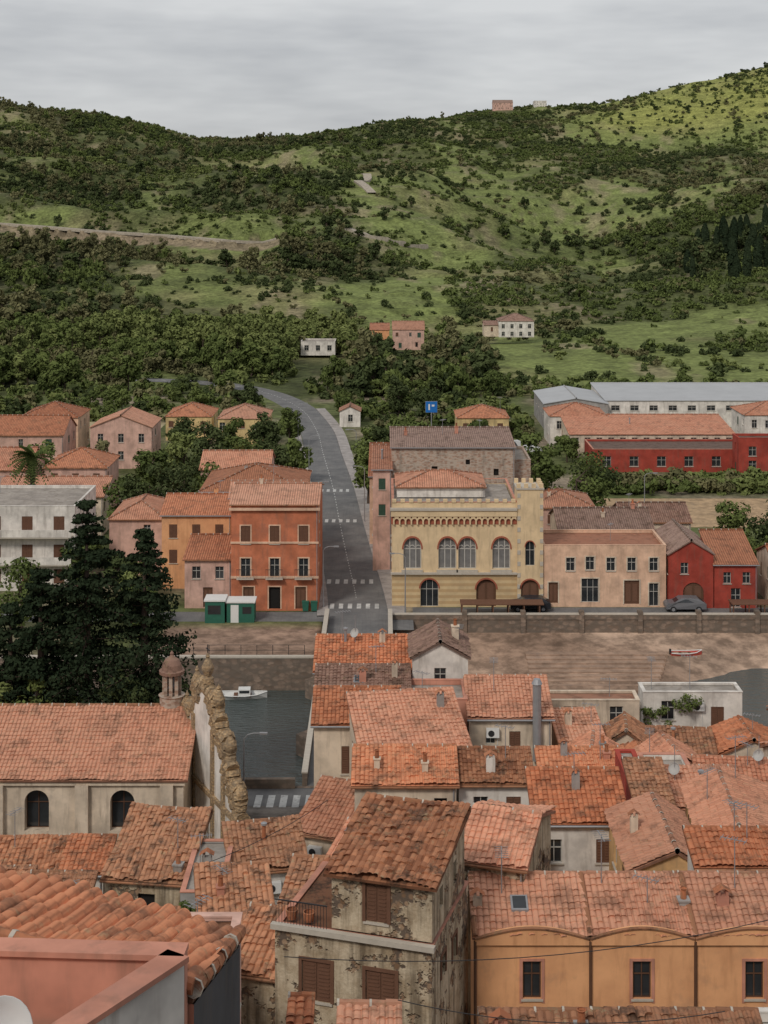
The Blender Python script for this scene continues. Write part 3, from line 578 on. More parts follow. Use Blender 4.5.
for a in [(-24.8,105.5,9.5,2.6,L_MID),(-27.5,106,8.8,2.4,L_LT),(-22,105.8,8.6,2.2,L_MID),(-31,108,11,3.5,L_DK),(-15.8,107.5,10.2,2.6,L_DK),(-18.5,106,10.5,2.6,L_DK)]: tree('broadleaf_tree',a[0],a[1],.2,a[2],a[3],a[4],20,160,.17,.1)
for a in [(-30,147,7,3,L_DK),(-36,149,8,3.5,L_MID),(-25,150,5,2.4,L_MID)]: tree('broadleaf_tree',a[0],a[1],0,a[2],a[3],a[4],16,120,.22,.05)
e=empty('palm_tree',(-44.3,189,0)); T=MB(); 
for i in range(11): T.tube((0,0,i*1.0-.3),(0,0,(i+1)*1.0-.3),.34,.27,BARK,8)
T.build('trunk',e); Q=[];TT=[]
for k in range(60):
    a=random.uniform(0,6.28); el=random.uniform(-.9,1.3); L_=2.9; pr=np.array([0,0,10.7]); d0=np.array([math.cos(a)*math.cos(el),math.sin(a)*math.cos(el),math.sin(el)])
    for i in range(12):
        t=i/11; p=pr+d0*L_*t+np.array([0,0,-1.1*t*t]); sd=np.cross(d0,[0,0,1]); sd/=np.linalg.norm(sd)+1e-6
        for s_ in(-1,1):
            w_=.55*(1-t*.6); tip=p+sd*s_*w_+np.array([0,0,-.22]); Q.append([p,p+d0*.2,tip+d0*.14,tip]); TT.append(random.random())
o=bpy.data.objects.new('fronds',leafmesh('fronds',np.array(Q),np.array(TT),L_MID)); COL.objects.link(o); o.parent=e
# ------------------------------------------------------------ roads
def resamp(pts,n=60):
    pts=np.array(pts,float); out=[]
    for i in range(len(pts)-1):
        p0=pts[max(i-1,0)];p1=pts[i];p2=pts[i+1];p3=pts[min(i+2,len(pts)-1)]
        for k in range(n//len(pts)+3):
            t=k/(n//len(pts)+3); out.append(.5*((2*p1)+(-p0+p2)*t+(2*p0-5*p1+4*p2-p3)*t*t+(-p0+3*p1-3*p2+p3)*t**3))
    out.append(pts[-1]); return np.array(out)
def ribbon(name,cp,o0,o1,z,mat,kerb=0,follow=False,lin=False):
    c=resamp(cp) if not lin else np.array(cp,float); d=np.gradient(c,axis=0); d/=np.linalg.norm(d,axis=1)[:,None]; nrm=np.stack([d[:,1],-d[:,0]],-1); mb=MB()
    L=c+nrm*o0;R=c+nrm*o1
    for i in range(len(c)-1):
        zz=lambda q:(float(ground_h(q[0],q[1]))+z if follow else z)
        a=(*L[i],zz(c[i]));b_=(*R[i],zz(c[i]));c2=(*R[i+1],zz(c[i+1]));d2=(*L[i+1],zz(c[i+1])); mb.poly([a,b_,c2,d2],mat)
        if kerb:
            for p,q in((a,d2),(b_,c2)): mb.poly([p,q,(q[0],q[1],q[2]-kerb),(p[0],p[1],p[2]-kerb)],mat)
    return mb.build(name)
RC=[(-2.6,155),(-3.2,165),(-4.4,180),(-5.9,200),(-7.7,225),(-10.2,253),(-12.6,280),(-17,308),(-25.5,333),(-38,350),(-60,360),(-95,368),(-140,374)]
ribbon('road',RC,-3.1,3.1,.006,ASPH)
ribbon('pavement',RC[:8],3.1,4.9,.13,PAVE,.13); ribbon('pavement',RC[:7],-4.3,-3.1,.13,PAVE,.13)
mk=MB()
c=resamp(RC,300); d=np.gradient(c,axis=0); d/=np.linalg.norm(d,axis=1)[:,None]; acc=0
for i in range(len(c)-1):
    if i%2==0 and c[i][1]>162: 
        n_=np.array([d[i][1],-d[i][0]])*.05; a=c[i];q=c[i]+(c[i+1]-c[i])*.9; mk.poly([(*(a-n_),.011),(*(a+n_),.011),(*(q+n_),.011),(*(q-n_),.011)],ROADP)
def cross(yc,xc,half=2.9,ln=1.9):
    x=-half
    while x<half-.3: mk.poly([(xc+x,yc-ln/2,.013),(xc+x+.45,yc-ln/2,.013),(xc+x+.45,yc+ln/2,.013),(xc+x,yc+ln/2,.013)],ROADP); x+=.95
for yc in (158.8,169,201,222): cross(yc,float(np.interp(yc,[q[1] for q in RC[:7]],[q[0] for q in RC[:7]])))
mk.build('road_markings')
mb=MB(); mb.poly([(3.,154.6,.004),(70,154.6,.004),(70,158.3,.004),(3.,158.3,.004)],ASPH); mb.poly([(-40,153,.004),(-5.8,153,.004),(-5.8,156.6,.004),(-40,156.6,.004)],ASPH)
mb.poly([(-5.79,150,.004),(2.99,150,.004),(2.99,156,.004),(-5.79,156,.004)],ASPH)
mb.poly([(-14,104.8,.35),(4,104.8,.35),(4,109.6,.006),(-14,109.6,.006)],ASPH); mb.build('quay_street')
mb=MB(); 
for i in range(6): mb.poly([(-9.2+i*.9,105.4,.33),(-8.7+i*.9,105.4,.33),(-8.7+i*.9,108,.15),(-9.2+i*.9,108,.15)],ROADP)
mb.build('zebra_crossing')
mb=MB(); mb.box(30,75,197,216,-.1,.02,EARTH); mb.build('bare_field')
mb=MB(); mb.box(-75,-42,268,300,-.1,.02,P('dry_field',(.42,.36,.22),.3)); mb.build('dry_field')
DUST=P('road_dust',(.42,.37,.3),.3)
xs_=np.linspace(-255,-58,60); ribbon('hillside_road',[(float(x),float(road_y(x))) for x in xs_],-3.2,3.2,.9,DUST,1.5,True,True)
ribbon('hillside_road',[(-20,800),(-6,796),(10,802),(22,812)],-3,3,1.4,DUST,3,True)
ribbon('hillside_road',[(-14,1120),(-12,1080),(-18,1040),(-8,1000)],-3,3,1.2,DUST,2,True)
# ------------------------------------------------------------ quay walls, bridge
mb=MB(); mb.box(-300,-6.1,140.7,141.1,-5,.02,QUAY); mb.box(-300,-6.1,140.65,141.15,.022,.2,SILL); mb.build('quay_wall')
e=empty('quay_railing',(-24,141.6,0)); X=MB()
for k in range(12): X.tube((k*1.5,0,0),(k*1.5,0,1.0),.03,.03,IRON,5)
for z_ in (.5,1.): X.tube((0,0,z_),(16.5,0,z_),.02,.02,IRON,5)
X.build('rails',e)
mb=MB(); mb.box(.7,300,153.7,154.1,-3,.02,QUAY); mb.box(.7,300,153.62,154.18,.022,.5,QUAY); mb.box(.7,300,153.58,154.22,.502,.58,SILL)
x=8
while x<60: mb.box(x,x+.5,153.5,154.24,-2.2,.9,QUAY); x+=6
mb.build('quay_wall')
mb=MB(); mb.box(-300,300,109.7,110.06,-5,.02,QUAY);mb.box(-300,-6.5,109.5,109.9,.022,.7,QUAY);mb.box(2,300,109.5,109.9,.022,.7,QUAY); mb.build('quay_wall')
mb=MB(); 
for i in range(9): mb.box(14.,28-i*.3,148-i*.95,149-i*.95-.003,-4.2,-1.85-i*.13,MUD)
mb.build('slipway_steps')
e=empty('stone_bridge',(-2.6,110,0)); W=MB();Wn=MB()
ops=[(1.5+i*14.2,1.2,11.5,3.1,'ax') for i in range(3)]
for sx,n in((-3.35,-1),(3.35,1)):
    panel(W,Wn,(sx,.1,-5),(0,1,0),(n,0,0),44,4.6,ops,QUAY,rev=6.7 if sx<0 else 0.01)
W.box(-3.4,3.4,0,44.3,-.4,-.02,QUAY)
for sx in(-1,1):
    W.box(min(sx*3.05,sx*3.4),max(sx*3.05,sx*3.4),0,44.,-.018,.95,QUAY);W.box(min(sx*3.0,sx*3.45),max(sx*3.0,sx*3.45),0,44.,.952,1.05,SILL)
for i in range(1,3):
    y_=.1+1.5+i*14.2-1.35
    for sx in(-1,1): W.add([(sx*3.4,y_-1.5,-5),(sx*3.4,y_+1.5,-5),(sx*4.7,y_,-5),(sx*3.4,y_-1.5,-1.3),(sx*3.4,y_+1.5,-1.3),(sx*4.7,y_,-1.3)],[(0,2,5,3),(1,4,5,2),(3,5,4)],QUAY)
D_=MB(); D_.poly([(-3.04,-.3,0),(3.04,-.3,0),(3.04,44.3,0.002),(-3.04,44.3,0.002)],ASPH)
W.build('arches',e);D_.build('deck',e)
# ------------------------------------------------------------ FAR BANK BUILDINGS
H=house
g3=lambda n,tops,w,h,k:[((i+.5)/n,t,w,h,k) for i in range(n) for t in tops]
e=H('orange_townhouse',-16,-6.9,157,168,0,11.1,'gx',1.1,ORED,T_SA,fw=g3(3,(2.2,),1.0,1.9,'b')+g3(3,(5.6,),1.0,2.0,'g')+[(.2,8.6,1.1,2.3,'d'),(.5,8.6,1.2,2.3,'o'),(.8,8.6,1.1,2.3,'d')],trim=PEACH,chim=[(.3,.5,.8)],ant=1)
X=MB()
X.box(-4.75,4.75,-.35,-.01,10.55,10.8,PEACH); X.box(-4.6,4.6,-.12,-.008,7.05,7.25,PEACH);X.box(-4.6,4.6,-.12,-.008,3.4,3.65,PEACH)
for cx in(-3.03,0,3.03):
    X.box(cx-.9,cx+.9,-.75,-.13,3.42,3.55,SILL)
    for k in range(13): X.box(cx-.88+k*.145,cx-.86+k*.145,-.74,-.72,3.55,4.45,IRON)
    X.box(cx-.9,cx+.9,-.75,-.71,4.45,4.5,IRON)
X.build('cornice_and_balconies',e)
H('orange_house',-24.6,-16.95,166,176,0,8.1,'gx',1.3,ORA,T_OR,fw=g3(3,(1,3.8),.9,1.5,'b'),chim=[(.7,.6,.7)],ant=1)
H('pink_house',-21,-16.1,158,164.5,0,5.1,'front',1.1,PINK,T_OR,fw=g3(2,(.7,),.9,1.3,'g')+[(.5,2.9,1,2.1,'d')])
H('pink_house',-31.5,-25.1,172,182,0,6.4,'hip',1.4,PINK,T_SA)
H('tiled_house',-21.8,-9.4,178,191,0,8.4,'hip',2.1,ORA,T_OR,chim=[(.4,.4,.8)])
H('tiled_house',-17.5,-9,170,177,0,9.2,'gx',1.2,PEACH,T_SA)
H('tiled_house',-24,-15,196,205,0,7.8,'gx',1.6,PINK,T_SA)
e=H('white_apartment_building',-48,-34,165,177,0,9,'flat',0,WHITE,T_OR,fw=g3(4,(.8,3.9,6.6),1.2,1.6,'b'),ant=1)
X=MB()
for z in(3,6): X.box(-6.5,6.8,-1.2,-.01,z,z+.14,SILL);X.box(-6.5,6.8,-1.22,-1.14,z+.142,z+.95,WHITE)
X.build('balconies',e)
H('pink_house',-57,-47.5,200,210,0,7,'gx',2.1,PINK,T_SA,fw=g3(3,(.8,3.6),.9,1.4,'g')); H('pink_house',-46,-37.5,203,212,0,6.8,'hip',1.9,PINK,T_OR,fw=g3(3,(.8,3.5),.9,1.4,'b'))
H('cream_house',-50,-36,192,198,0,5.,'front',1.4,CREAM,T_SA,fw=g3(5,(.7,3.),.9,1.3,'g'))
H('pink_house',-47,-37.2,240,250,0,6.6,'gy',1.9,PINK,T_SA,fw=g3(3,(1,3.8),.9,1.4,'g'))
H('orange_house',-66,-50.5,236,246,0,6,'gx',2.3,PINK,T_OR); H('peach_house',-62,-52,255,265,0,6,'hip',2,PEACH,T_OR)
H('yellow_house',-39,-30.8,268,278,0,4.3,'hip',1.7,YEL,T_OR); H('yellow_house',-29,-20.3,262,272,0,4.8,'hip',1.8,YEL,T_SA)
H('cream_cottage',-8.4,-4.5,284,289,0,3,'gy',.9,WHITE,T_SA)
# palazzo
e=H('yellow_palazzo',.85,14.05,158.5,172,0,10.5,'flat',0,MPAL,T_OR,fw=[],rw=[],lw=g3(3,(4,),1.2,2,'g'),par=.55)
for c_ in list(e.children):
    if c_.name.startswith('walls'): bpy.data.objects.remove(c_)
W=MB();Wn=MB(); w=13.2; h=6.6
ops=[(1.2,4.0,1.9,3.3,'pt'),(4.9,4.0,1.9,3.3,'pt'),(7.0,4.0,1.9,3.3,'pt'),(10.6,4.0,1.9,3.3,'pt'),(3.0,.02,1.9,2.9,'ag'),(8.9,.02,2.1,2.9,'ad')]
m,nt,b=base('plaster_banded'); sp=nn(nt,'ShaderNodeSeparateXYZ'); nt.links.new(nn(nt,'ShaderNodeNewGeometry').outputs['Position'],sp.inputs[0])
fr=math_(nt,'FRACT',math_(nt,'MULTIPLY',sp.outputs[2],1.6)); c=mixc(nt,rmp(nt,fr,.45,.55),(.68,.51,.29),(.56,.38,.2)); c=mixc(nt,rmp(nt,noise(nt,.8,4),.4,.7,0,.4),c,(.3,.22,.14)); nt.links.new(c,b.inputs['Base Color']); BAND=m
panel(W,Wn,(-h,0,3.6),(1,0,0),(0,-1,0),w,6.9,[(o[0],o[1]-3.6,*o[2:]) for o in ops if o[1]>3],MPAL,rev=.35,trim=STRED,glass=GLASSP,ft=.1)
panel(W,Wn,(-h,0,0),(1,0,0),(0,-1,0),w,3.6,[o for o in ops if o[1]<3],BAND,rev=.35,trim=STRED)
for (A,dx,n,L) in (((h,0,0),(0,1,0),(1,0,0),13.5),((-h,13.5,0),(0,-1,0),(-1,0,0),13.5),((h,13.5,0),(-1,0,0),(0,1,0),w)): panel(W,Wn,A,dx,n,L,10.5,[(1.5+i*3,z,1,1.9,'g') for i in range(4) for z in (1,5)],MPAL)
W.box(-h,h,0.001,.25,10.502,11.05,MPAL); W.box(-h-.15,h-.01,-.32,-.003,3.48,3.68,SILL); W.box(-h-.2,h-.02,-.5,-.003,10.25,10.5,SILL); W.box(-h-.1,h-.02,-.06,-.003,8.75,9.5,STRED)
k=-h+.1
while k<h-.4:
    W.box(k,k+.16,-.3,-.062,8.75,9.4,MPAL)
    for q in range(5):
        a0=math.pi*q/5;a1=math.pi*(q+1)/5; cx_=k+.39; W.add([(cx_-.23*math.cos(a0),-.3,9.15+.23*math.sin(a0)),(cx_-.23*math.cos(a1),-.3,9.15+.23*math.sin(a1)),(cx_-.23*math.cos(a1),-.3,9.6),(cx_-.23*math.cos(a0),-.3,9.6)],[(0,1,2,3)],MPAL)
    k+=.62
W.box(-h-.12,h-.02,-.37,-.002,9.62,10.24,MPAL)
k=-h
while k<h-.5: W.box(k,k+.45,-.1,.25,11.055,11.38,MPAL); k+=.9
for i in (0,1,2,3): 
    x_=ops[i][0]-h; W.box(x_-.2,x_+2.05,-.22,-.003,3.69,3.95,SILL)
W.build('palazzo_walls',e);Wn.build('palazzo_windows',e)
T=MB(); panel(T,Wn2:=MB(),(6.602,-.25,0),(1,0,0),(0,-1,0),2.75,12.4,[(.4,.02,1.9,2.9,'ad'),(.85,4.4,1.,2.6,'pg')],MPAL,rev=.3,trim=STRED)
T.box(6.602,9.352,3,3.001,0,12.4,MPAL);T.poly([(6.602,-.25,0),(6.602,3,0),(6.602,3,12.4),(6.602,-.25,12.4)],MPAL);T.poly([(9.352,-.25,0),(9.352,3,0),(9.352,3,12.4),(9.352,-.25,12.4)],MPAL);T.box(6.602,9.352,-.25,3,12.4,12.45,MPAL)
T.box(6.5,9.45,-.36,3.1,12.451,12.62,SILL)
for x_ in (6.55,7.35,8.15,8.95): T.box(x_,x_+.42,-.3,.1,12.622,13.05,MPAL);T.box(x_,x_+.42,2.7,3.1,12.622,13.05,MPAL)
for y_ in (.9,2.): T.box(8.95,9.37,y_,y_+.42,12.622,13.05,MPAL)
for z_ in (1,2,3.2,4.4,5.6,6.8,8,9.2,10.4,11.6): T.box(6.62,6.95,-.3,-.252,z_,z_+.45,SILL);T.box(9.0,9.34,-.3,-.252,z_,z_+.45,SILL)
T.build('corner_tower',e);Wn2.build('tower_windows',e)
H('rooftop_pavilion',1.4,11,163.5,171,10.6,11.7,'hip',1.1,WHITE,T_SA,fw=[],rw=[],lw=[])
H('stone_warehouse',.9,15.5,178,188,0,13.6,'front',.8,STONE,T_BR,fw=[(.35,2.2,.7,.9,'o'),(.62,1.4,.5,.6,'o'),(.85,2.5,.6,.8,'o')],chim=[(.12,.6,.8),(.55,.7,1.2)],ant=2)
H('stone_warehouse_annex',15.5,17.6,180,190,0,11.5,'flat',0,STONE,T_OR,fw=[])
H('pink_house',-1.3,.85,174,186,0,11.7,'front',.8,PINK,T_SA,fw=[(.5,1,.8,1.3,'s'),(.5,4,.8,1.3,'s')],chim=[(.5,.4,.9)])
H('cream_house',-1.8,.6,187,206,0,8.5,'front',1,PEACH,T_OR)
H('peach_house',16.85,29.8,158.5,166,0,6.2,'flat',0,PEACH,T_SA,fw=[(.08,3.6,1,2.2,'d'),(.22,1,.9,1.4,'g'),(.38,3.2,1.8,2.5,'g'),(.55,1,.9,1.4,'g'),(.72,1,.9,1.4,'g'),(.72,3.4,1.6,2.5,'d'),(.9,1,.9,1.4,'g'),(.9,3.7,1,2.4,'g'),(.38,.9,.9,1.4,'g')],trim=CREAM,ant=1)
H('tiled_house',19.5,30,167,176,0,6.2,'gx',1.5,CREAM,T_BR,chim=[(.5,.3,.8),(.85,.5,.8)],ant=1);H('tiled_house',17.6,25,178,186,0,6.5,'hip',1.3,PINK,T_SA,chim=[(.3,.3,.8)]);H('tiled_house',28,36,176,184,0,5.2,'gx',1.4,CREAM,T_BR,chim=[(.3,.3,.8)])
H('red_house',30,34.7,158,168,0,5.7,'gy',1.4,RED,T_BR,fw=[(.35,.9,.8,1.2,'g'),(.55,3,2.2,2.4,'ad')])
H('red_house',34.8,39.3,158,165,0,4.6,'front',2,RED,T_OR,fw=[(.3,.8,.8,1.2,'g'),(.75,.8,.8,1.2,'g'),(.5,2.5,1,2.,'g')])
H('cream_house',41,52,156.5,165,0,4.5,'gx',1.5,CREAM,T_OR)
H('red_factory',33,72,237,247,0,3.3,'flat',0,RED,T_BR,fw=g3(9,(.8,),1.4,1.6,'g')); H('red_factory',55,72,232.5,236.8,0,5.8,'flat',0,RED,T_BR,fw=g3(4,(1,3.2),1.2,1.5,'g'))
H('factory_hall',31,58.5,250,263,0,3.9,'front',1.4,CREAM,T_SA,fw=g3(14,(.5,),1.0,1.1,'g'),chim=[(.4,.5,.8)])
H('cream_house',29,39,262,272,0,5.2,'hip',1.7,WHITE,T_SA,fw=g3(3,(.8,),1,1.4,'g')); H('cream_house',63,75,262,272,0,5.4,'hip',1.7,WHITE,T_SA)
MR=simple('metal_sheet_roof',(.42,.43,.44),.6,.15,.3)
e=H('white_warehouse',42,100,284,304,0,5.,'front',.8,WHITE,MR,fw=g3(16,(.9,),1.6,1.0,'g')); H('white_warehouse',30,42,281,300,0,4.8,'gy',1.,GREY,MR,fw=[(.5,1.2,3,3.2,'o')])
H('yellow_house',12.8,21.8,262,271,0,4.9,'hip',1.7,YEL,T_OR,fw=g3(3,(.9,),1,1.4,'b'),ant=1)
H('white_farmhouse',-23,-13.5,415,423,0,3.6,'flat',0,WHITE,T_OR,fw=g3(3,(.8,),1.2,1.5,'g')); H('pink_farmhouse',2.5,11.5,430,440,0,5.8,'gx',2,PINK,T_SA); H('orange_house',-4,1.5,436,444,0,5.2,'gx',1.6,ORA,T_SA)
H('pale_farmhouse',36,47,470,480,0,5,'hip',2,WHITE,T_BR,fw=g3(4,(.9,3.3),1,1.3,'g')); H('pale_farmhouse',31.5,36,472,480,0,3.6,'gx',1,CREAM,T_BR)
zz=float(ground_h(155,1960)); H('hilltop_house',142,168,1955,1970,zz-3,zz+8,'gx',4,PINK,T_BR); H('hilltop_house',196,212,1955,1975,float(ground_h(210,1960))-3,float(ground_h(210,1960))+7,'flat',0,WHITE)
# ------------------------------------------------------------ NEAR TOWN (riverside)
H('white_gable_house',1.9,5.6,100,105,1,12.5,'gy',1.,WHITE,T_BR,fw=[(.5,.7,.8,1.2,'g')],chim=[(.8,.5,1.4)])
H('tiled_house',-4.6,1.8,101,105.3,1,11.2,'front',1.1,CREAM,T_OR,chim=[(.3,.8,.8),(.7,.8,.7)],ant=1)
H('tiled_house',-4.4,1.6,97,100.5,1,10.9,'front',.8,SALM,T_BR,fw=[],chim=[(.5,.4,.8),(.85,.6,.9)])
H('salmon_terrace_house',1.1,5.3,95.5,99.5,1,10.9,'flat',0,SALM,T_OR,fw=[(.3,.6,.9,1.2,'g')],ant=1)
H('cream_townhouse',-4.3,.9,92,95.6,2,10.8,'front',1,CREAM,T_OR,fw=[(.42,1.3,1,1.7,'b'),(.8,1.6,.9,1.3,'g'),(.42,5,1,1.8,'b')],chim=[(.7,.5,.8)])
H('cream_townhouse',-1.3,5.,87,92.5,2,11.0,'front',1.6,CREAM,T_SA,fw=[(.3,.5,.6,.5,'g')],rot=9,chim=[(.85,.7,.8)])
H('tiled_house',-1.6,3.9,81.5,84.5,3,11.2,'front',.9,CREAM,T_OR,fw=[(.2,.7,.8,1.2,'g'),(.55,.7,.8,1.2,'s'),(.85,.7,.7,1.,'o')],chim=[(.22,.4,.9),(.7,.3,.9)],jit=.02)
H('tiled_house',4.1,8.1,82.2,85,3,11.0,'front',.8,WHITE,T_OLD,fw=[(.3,.7,.8,1.2,'g'),(.75,.7,.8,1.2,'b')],chim=[(.45,.3,.9)],jit=.02)
e=H('cream_gable_house',5.4,10.5,94,98.5,1,10.5,'front',1.1,CREAM,T_SA,fw=[(.25,.8,.6,.8,'g'),(.55,.8,.7,1.2,'b')],ant=1)
X=MB(); X.tube((1.6,-.35,7.),(1.6,-.35,11.8),.27,.27,METAL,14); X.tube((1.6,-.35,11.8),(1.6,-.35,12.1),.34,.2,METAL,14); X.build('flue_pipe',e)
H('cream_house',11.0,17.2,101,103,1,9.2,'flat',0,CREAM,T_SA,fw=g3(2,(.3,),.9,1.3,'g'),par=.1)
H('tiled_house',11.2,14.0,95.5,98.6,1,8.5,'front',.9,PEACH,T_SA,rot=5,chim=[(.3,.5,.8)],ant=1); H('tiled_house',14.2,16.8,96,99,1,8.1,'gy',.9,CREAM,T_OLD,rot=-7)
H('tiled_house',11,14.2,91.2,94.5,2,8.5,'gy',.9,CREAM,T_SA,rot=-10,chim=[(.7,.4,.7)])
H('tiled_house',14.6,17.2,90.5,94,2,8.5,'hip',.9,SALM,T_OR,rot=8)
H('white_house',17.8,24.6,103,105,1,9.1,'flat',0,WHITE,T_OR,fw=[(.25,.5,.9,1.3,'g'),(.75,.9,.9,1.3,'b')],ant=1,par=.1)
H('tiled_house',16.9,21,95,98.5,1,7.3,'front',.9,RED,T_OLD,chim=[(.4,.6,.7)],jit=.025,rot=-5);H('tiled_house',21.3,26,96,100,1,7.4,'gy',1.,CREAM,T_OR,jit=.02);H('tiled_house',26.5,33,97,103,1,8,'gx',1.4,PEACH,T_OR)
H('tiled_house',9.2,14.2,87.5,90,2,9.3,'front',.7,WHITE,T_OR,chim=[(.3,.7,.8),(.8,.6,.7)],ant=1)
H('red_wall_house',13.4,14.5,83.5,87,3,11.0,'flat',0,RED,T_OR,fw=[],par=.1);H('white_terrace_house',14.6,17.2,84,86.2,3,10.9,'flat',0,WHITE,T_OR,fw=[(.5,.6,.9,1.5,'g')])
H('tiled_house',15.6,19.2,87.5,91.5,2,9.3,'gy',1.1,PINK,T_SA,rot=8);H('tiled_house',17.6,22.8,82.5,87,2,9.3,'front',1.2,PEACH,T_SA,chim=[(.3,.4,.8)],ant=1,rot=-6);H('tiled_house',23,29,84,91,2,9.8,'gx',1.5,CREAM,T_SA)
H('cream_townhouse',7.7,12.3,76,79.8,4,11.4,'front',1.2,WHITE,T_OR,fw=[(.2,.8,.8,1.2,'g'),(.75,.8,.8,1.2,'b')],chim=[(.5,.6,.9)],ant=1)
H('ochre_house',6.9,11.,71.5,74.2,5,9.2,'flat',0,OCH,T_SA,fw=[(.4,1,.8,1.1,'g')])
H('yellow_gable_house',11.4,15.,69.5,76,5,11.9,'gy',.9,OCH,T_SA,fw=[(.55,.5,.7,1.,'b')],rb=.6,chim=[(.2,.5,.8)]);H('yellow_gable_house',15.3,19.6,72,79,5,12.,'gy',.9,OCH,T_SA,fw=[(.3,.6,.7,1,'g')],rb=.4,ant=1,rot=-5)
H('tiled_house',13.2,15.,77.5,82,4,11.3,'front',1.,RED,T_OLD,fw=[(.5,.6,.6,1,'g')]);H('tiled_house',15.2,19.2,79.8,83,4,10.6,'front',.9,PEACH,T_SA,chim=[(.5,.5,.7)])
H('white_house',13.6,18.6,65.,67.2,6,14.1,'front',.6,WHITE,T_OR,fw=[(.7,.5,.7,.9,'g')],ant=1)
H('grey_house',5.7,7.3,66,75,5,12.2,'flat',0,RUIN,T_OR,fw=[(.5,1,.6,1,'o')],par=.1)
for i,(a,b_) in enumerate([(3.64,8.2),(8.24,12.4),(12.44,17.2),(17.25,22)]):
    e=H('orange_terraced_house',a,b_,60,63.,7.5,13.5,'front',1.05,ORA,T_SA,fw=[(.5,.95,.72,1.5,'g')],rw=[],lw=[],over=.12,frame=FRB,chim=[((.04,.45,.5),(.97,.5,.4),(.3,.5,.5))[i%3]] if i<3 else [],gut=False,ant=1)
    X=MB(); w=b_-a; N=16; pts=[(-w/2+w*j/N,6.02+.42*math.sin(math.pi*j/N)) for j in range(N+1)]
    vs=[(x_,-.14,z_) for x_,z_ in pts]+[(x_,-.14,5.75) for x_,z_ in pts]+[(x_,.1,z_) for x_,z_ in pts]
    X.add(vs,[(j,j+1,N+2+j,N+1+j) for j in range(N)]+[(j,j+1,2*N+3+j,2*N+2+j) for j in range(N)],ORA)
    for j in range(N): X.tube((pts[j][0],-.14,pts[j][1]),(pts[j+1][0],-.14,pts[j+1][1]),.07,.07,G_OLD,6,False)
    for sx in (-.5,.38): X.box(sx,sx+.12,-.04,-.003,3.4,5.06,SALM)
    X.box(-.5,.5,-.04,-.004,5.063,5.16,SALM)
    X.tube((-w/2,-.12,0),(-w/2,-.12,5.9),.06,.06,FRB,7); X.tube((-w/2,-.1,6.1),(-w/2,3.0,7.2),.13,.13,G_OLD,8); X.build('arched_parapet',e)
R0=-17
e=H('old_stone_house',-4.3,1.9,56.4,62,7,15.3,'flat',0,RUIN,T_OLD,rot=R0,fw=[(.27,1.15,1.15,1.5,'b'),(.68,1.15,1.15,1.5,'b'),(.27,4.5,1,1.4,'g'),(.68,4.5,1,1.4,'g')],rw=[(.3,1,.6,.8,'o'),(.6,1.1,.6,.9,'o'),(.3,4,.7,1,'o')],par=.02,trim=SHB,frame=FRB,gut=False)
X=MB(); X.box(-3.2,3.25,-.25,-.003,8.25,8.45,SILL)
for k in range(18): X.box(-3.05+k*.12,-3.035+k*.12,-.05,-.035,8.45,9.3,IRON)
X.box(-3.1,-.98,-.06,-.02,9.3,9.34,IRON)
for k in (-2.6,-1.9): X.lathe((k,.5,8.4),[(.0,0),(.18,0),(.25,.35),(.2,.36)],G_OR,10)
X.build('ledge_and_railing',e)
U=MB();Un=MB();UR=MB()
x0,x1,y0_,y1_,zb_,zt_=-.85,3.08,.12,5.1,8.46,10.6; rs_=.8
panel(U,Un,(x0,y0_,zb_),(1,0,0),(0,-1,0),x1-x0,zt_-zb_,[(1.35,.45,.85,1.45,'b')],RUIN,frame=FRB,trim=SHB)
panel(U,Un,(x1,y0_,zb_),(0,1,0),(1,0,0),y1_-y0_,zt_-zb_,[(1.1,.7,.5,.8,'o'),(3.2,.7,.5,.9,'o')],RUIN)
panel(U,Un,(x0,y1_,zb_),(0,-1,0),(-1,0,0),y1_-y0_,zt_-zb_,[],RUIN)
U.poly([(x0,y1_,zb_),(x1,y1_,zb_),(x1,y1_,zt_+rs_),(x0,y1_,zt_+rs_)],RUIN)
for sx in (x0,x1): U.poly([(sx,y0_,zt_),(sx,y1_,zt_),(sx,y1_,zt_+rs_)],RUIN)
roof_poly(UR,[(x0-.25,y0_-.3,zt_),(x1+.25,y0_-.3,zt_),(x1+.25,y1_+.1,zt_+rs_+.08),(x0-.25,y1_+.1,zt_+rs_+.08)],T_OLD,True,jit=.035); ridge(UR,(x0-.25,y1_+.05,zt_+rs_+.12),(x1+.25,y1_+.05,zt_+rs_+.12),G_OLD)
chimney(UR,x0-.5,3.5,9.2,1.,RUIN,.35)
U.build('upper_storey_walls',e);Un.build('upper_storey_windows',e);UR.build('upper_storey_roof',e)
H('old_stone_house',3.2,5.9,63,69,6,15.1,'gx',1.0,RUIN,T_SA,rot=R0,fw=[(.5,1.5,.7,1,'o'),(.5,4.5,.7,1,'o')],rw=[(.3,1,.6,1,'o'),(.7,1,.6,1,'o')],jit=.02)
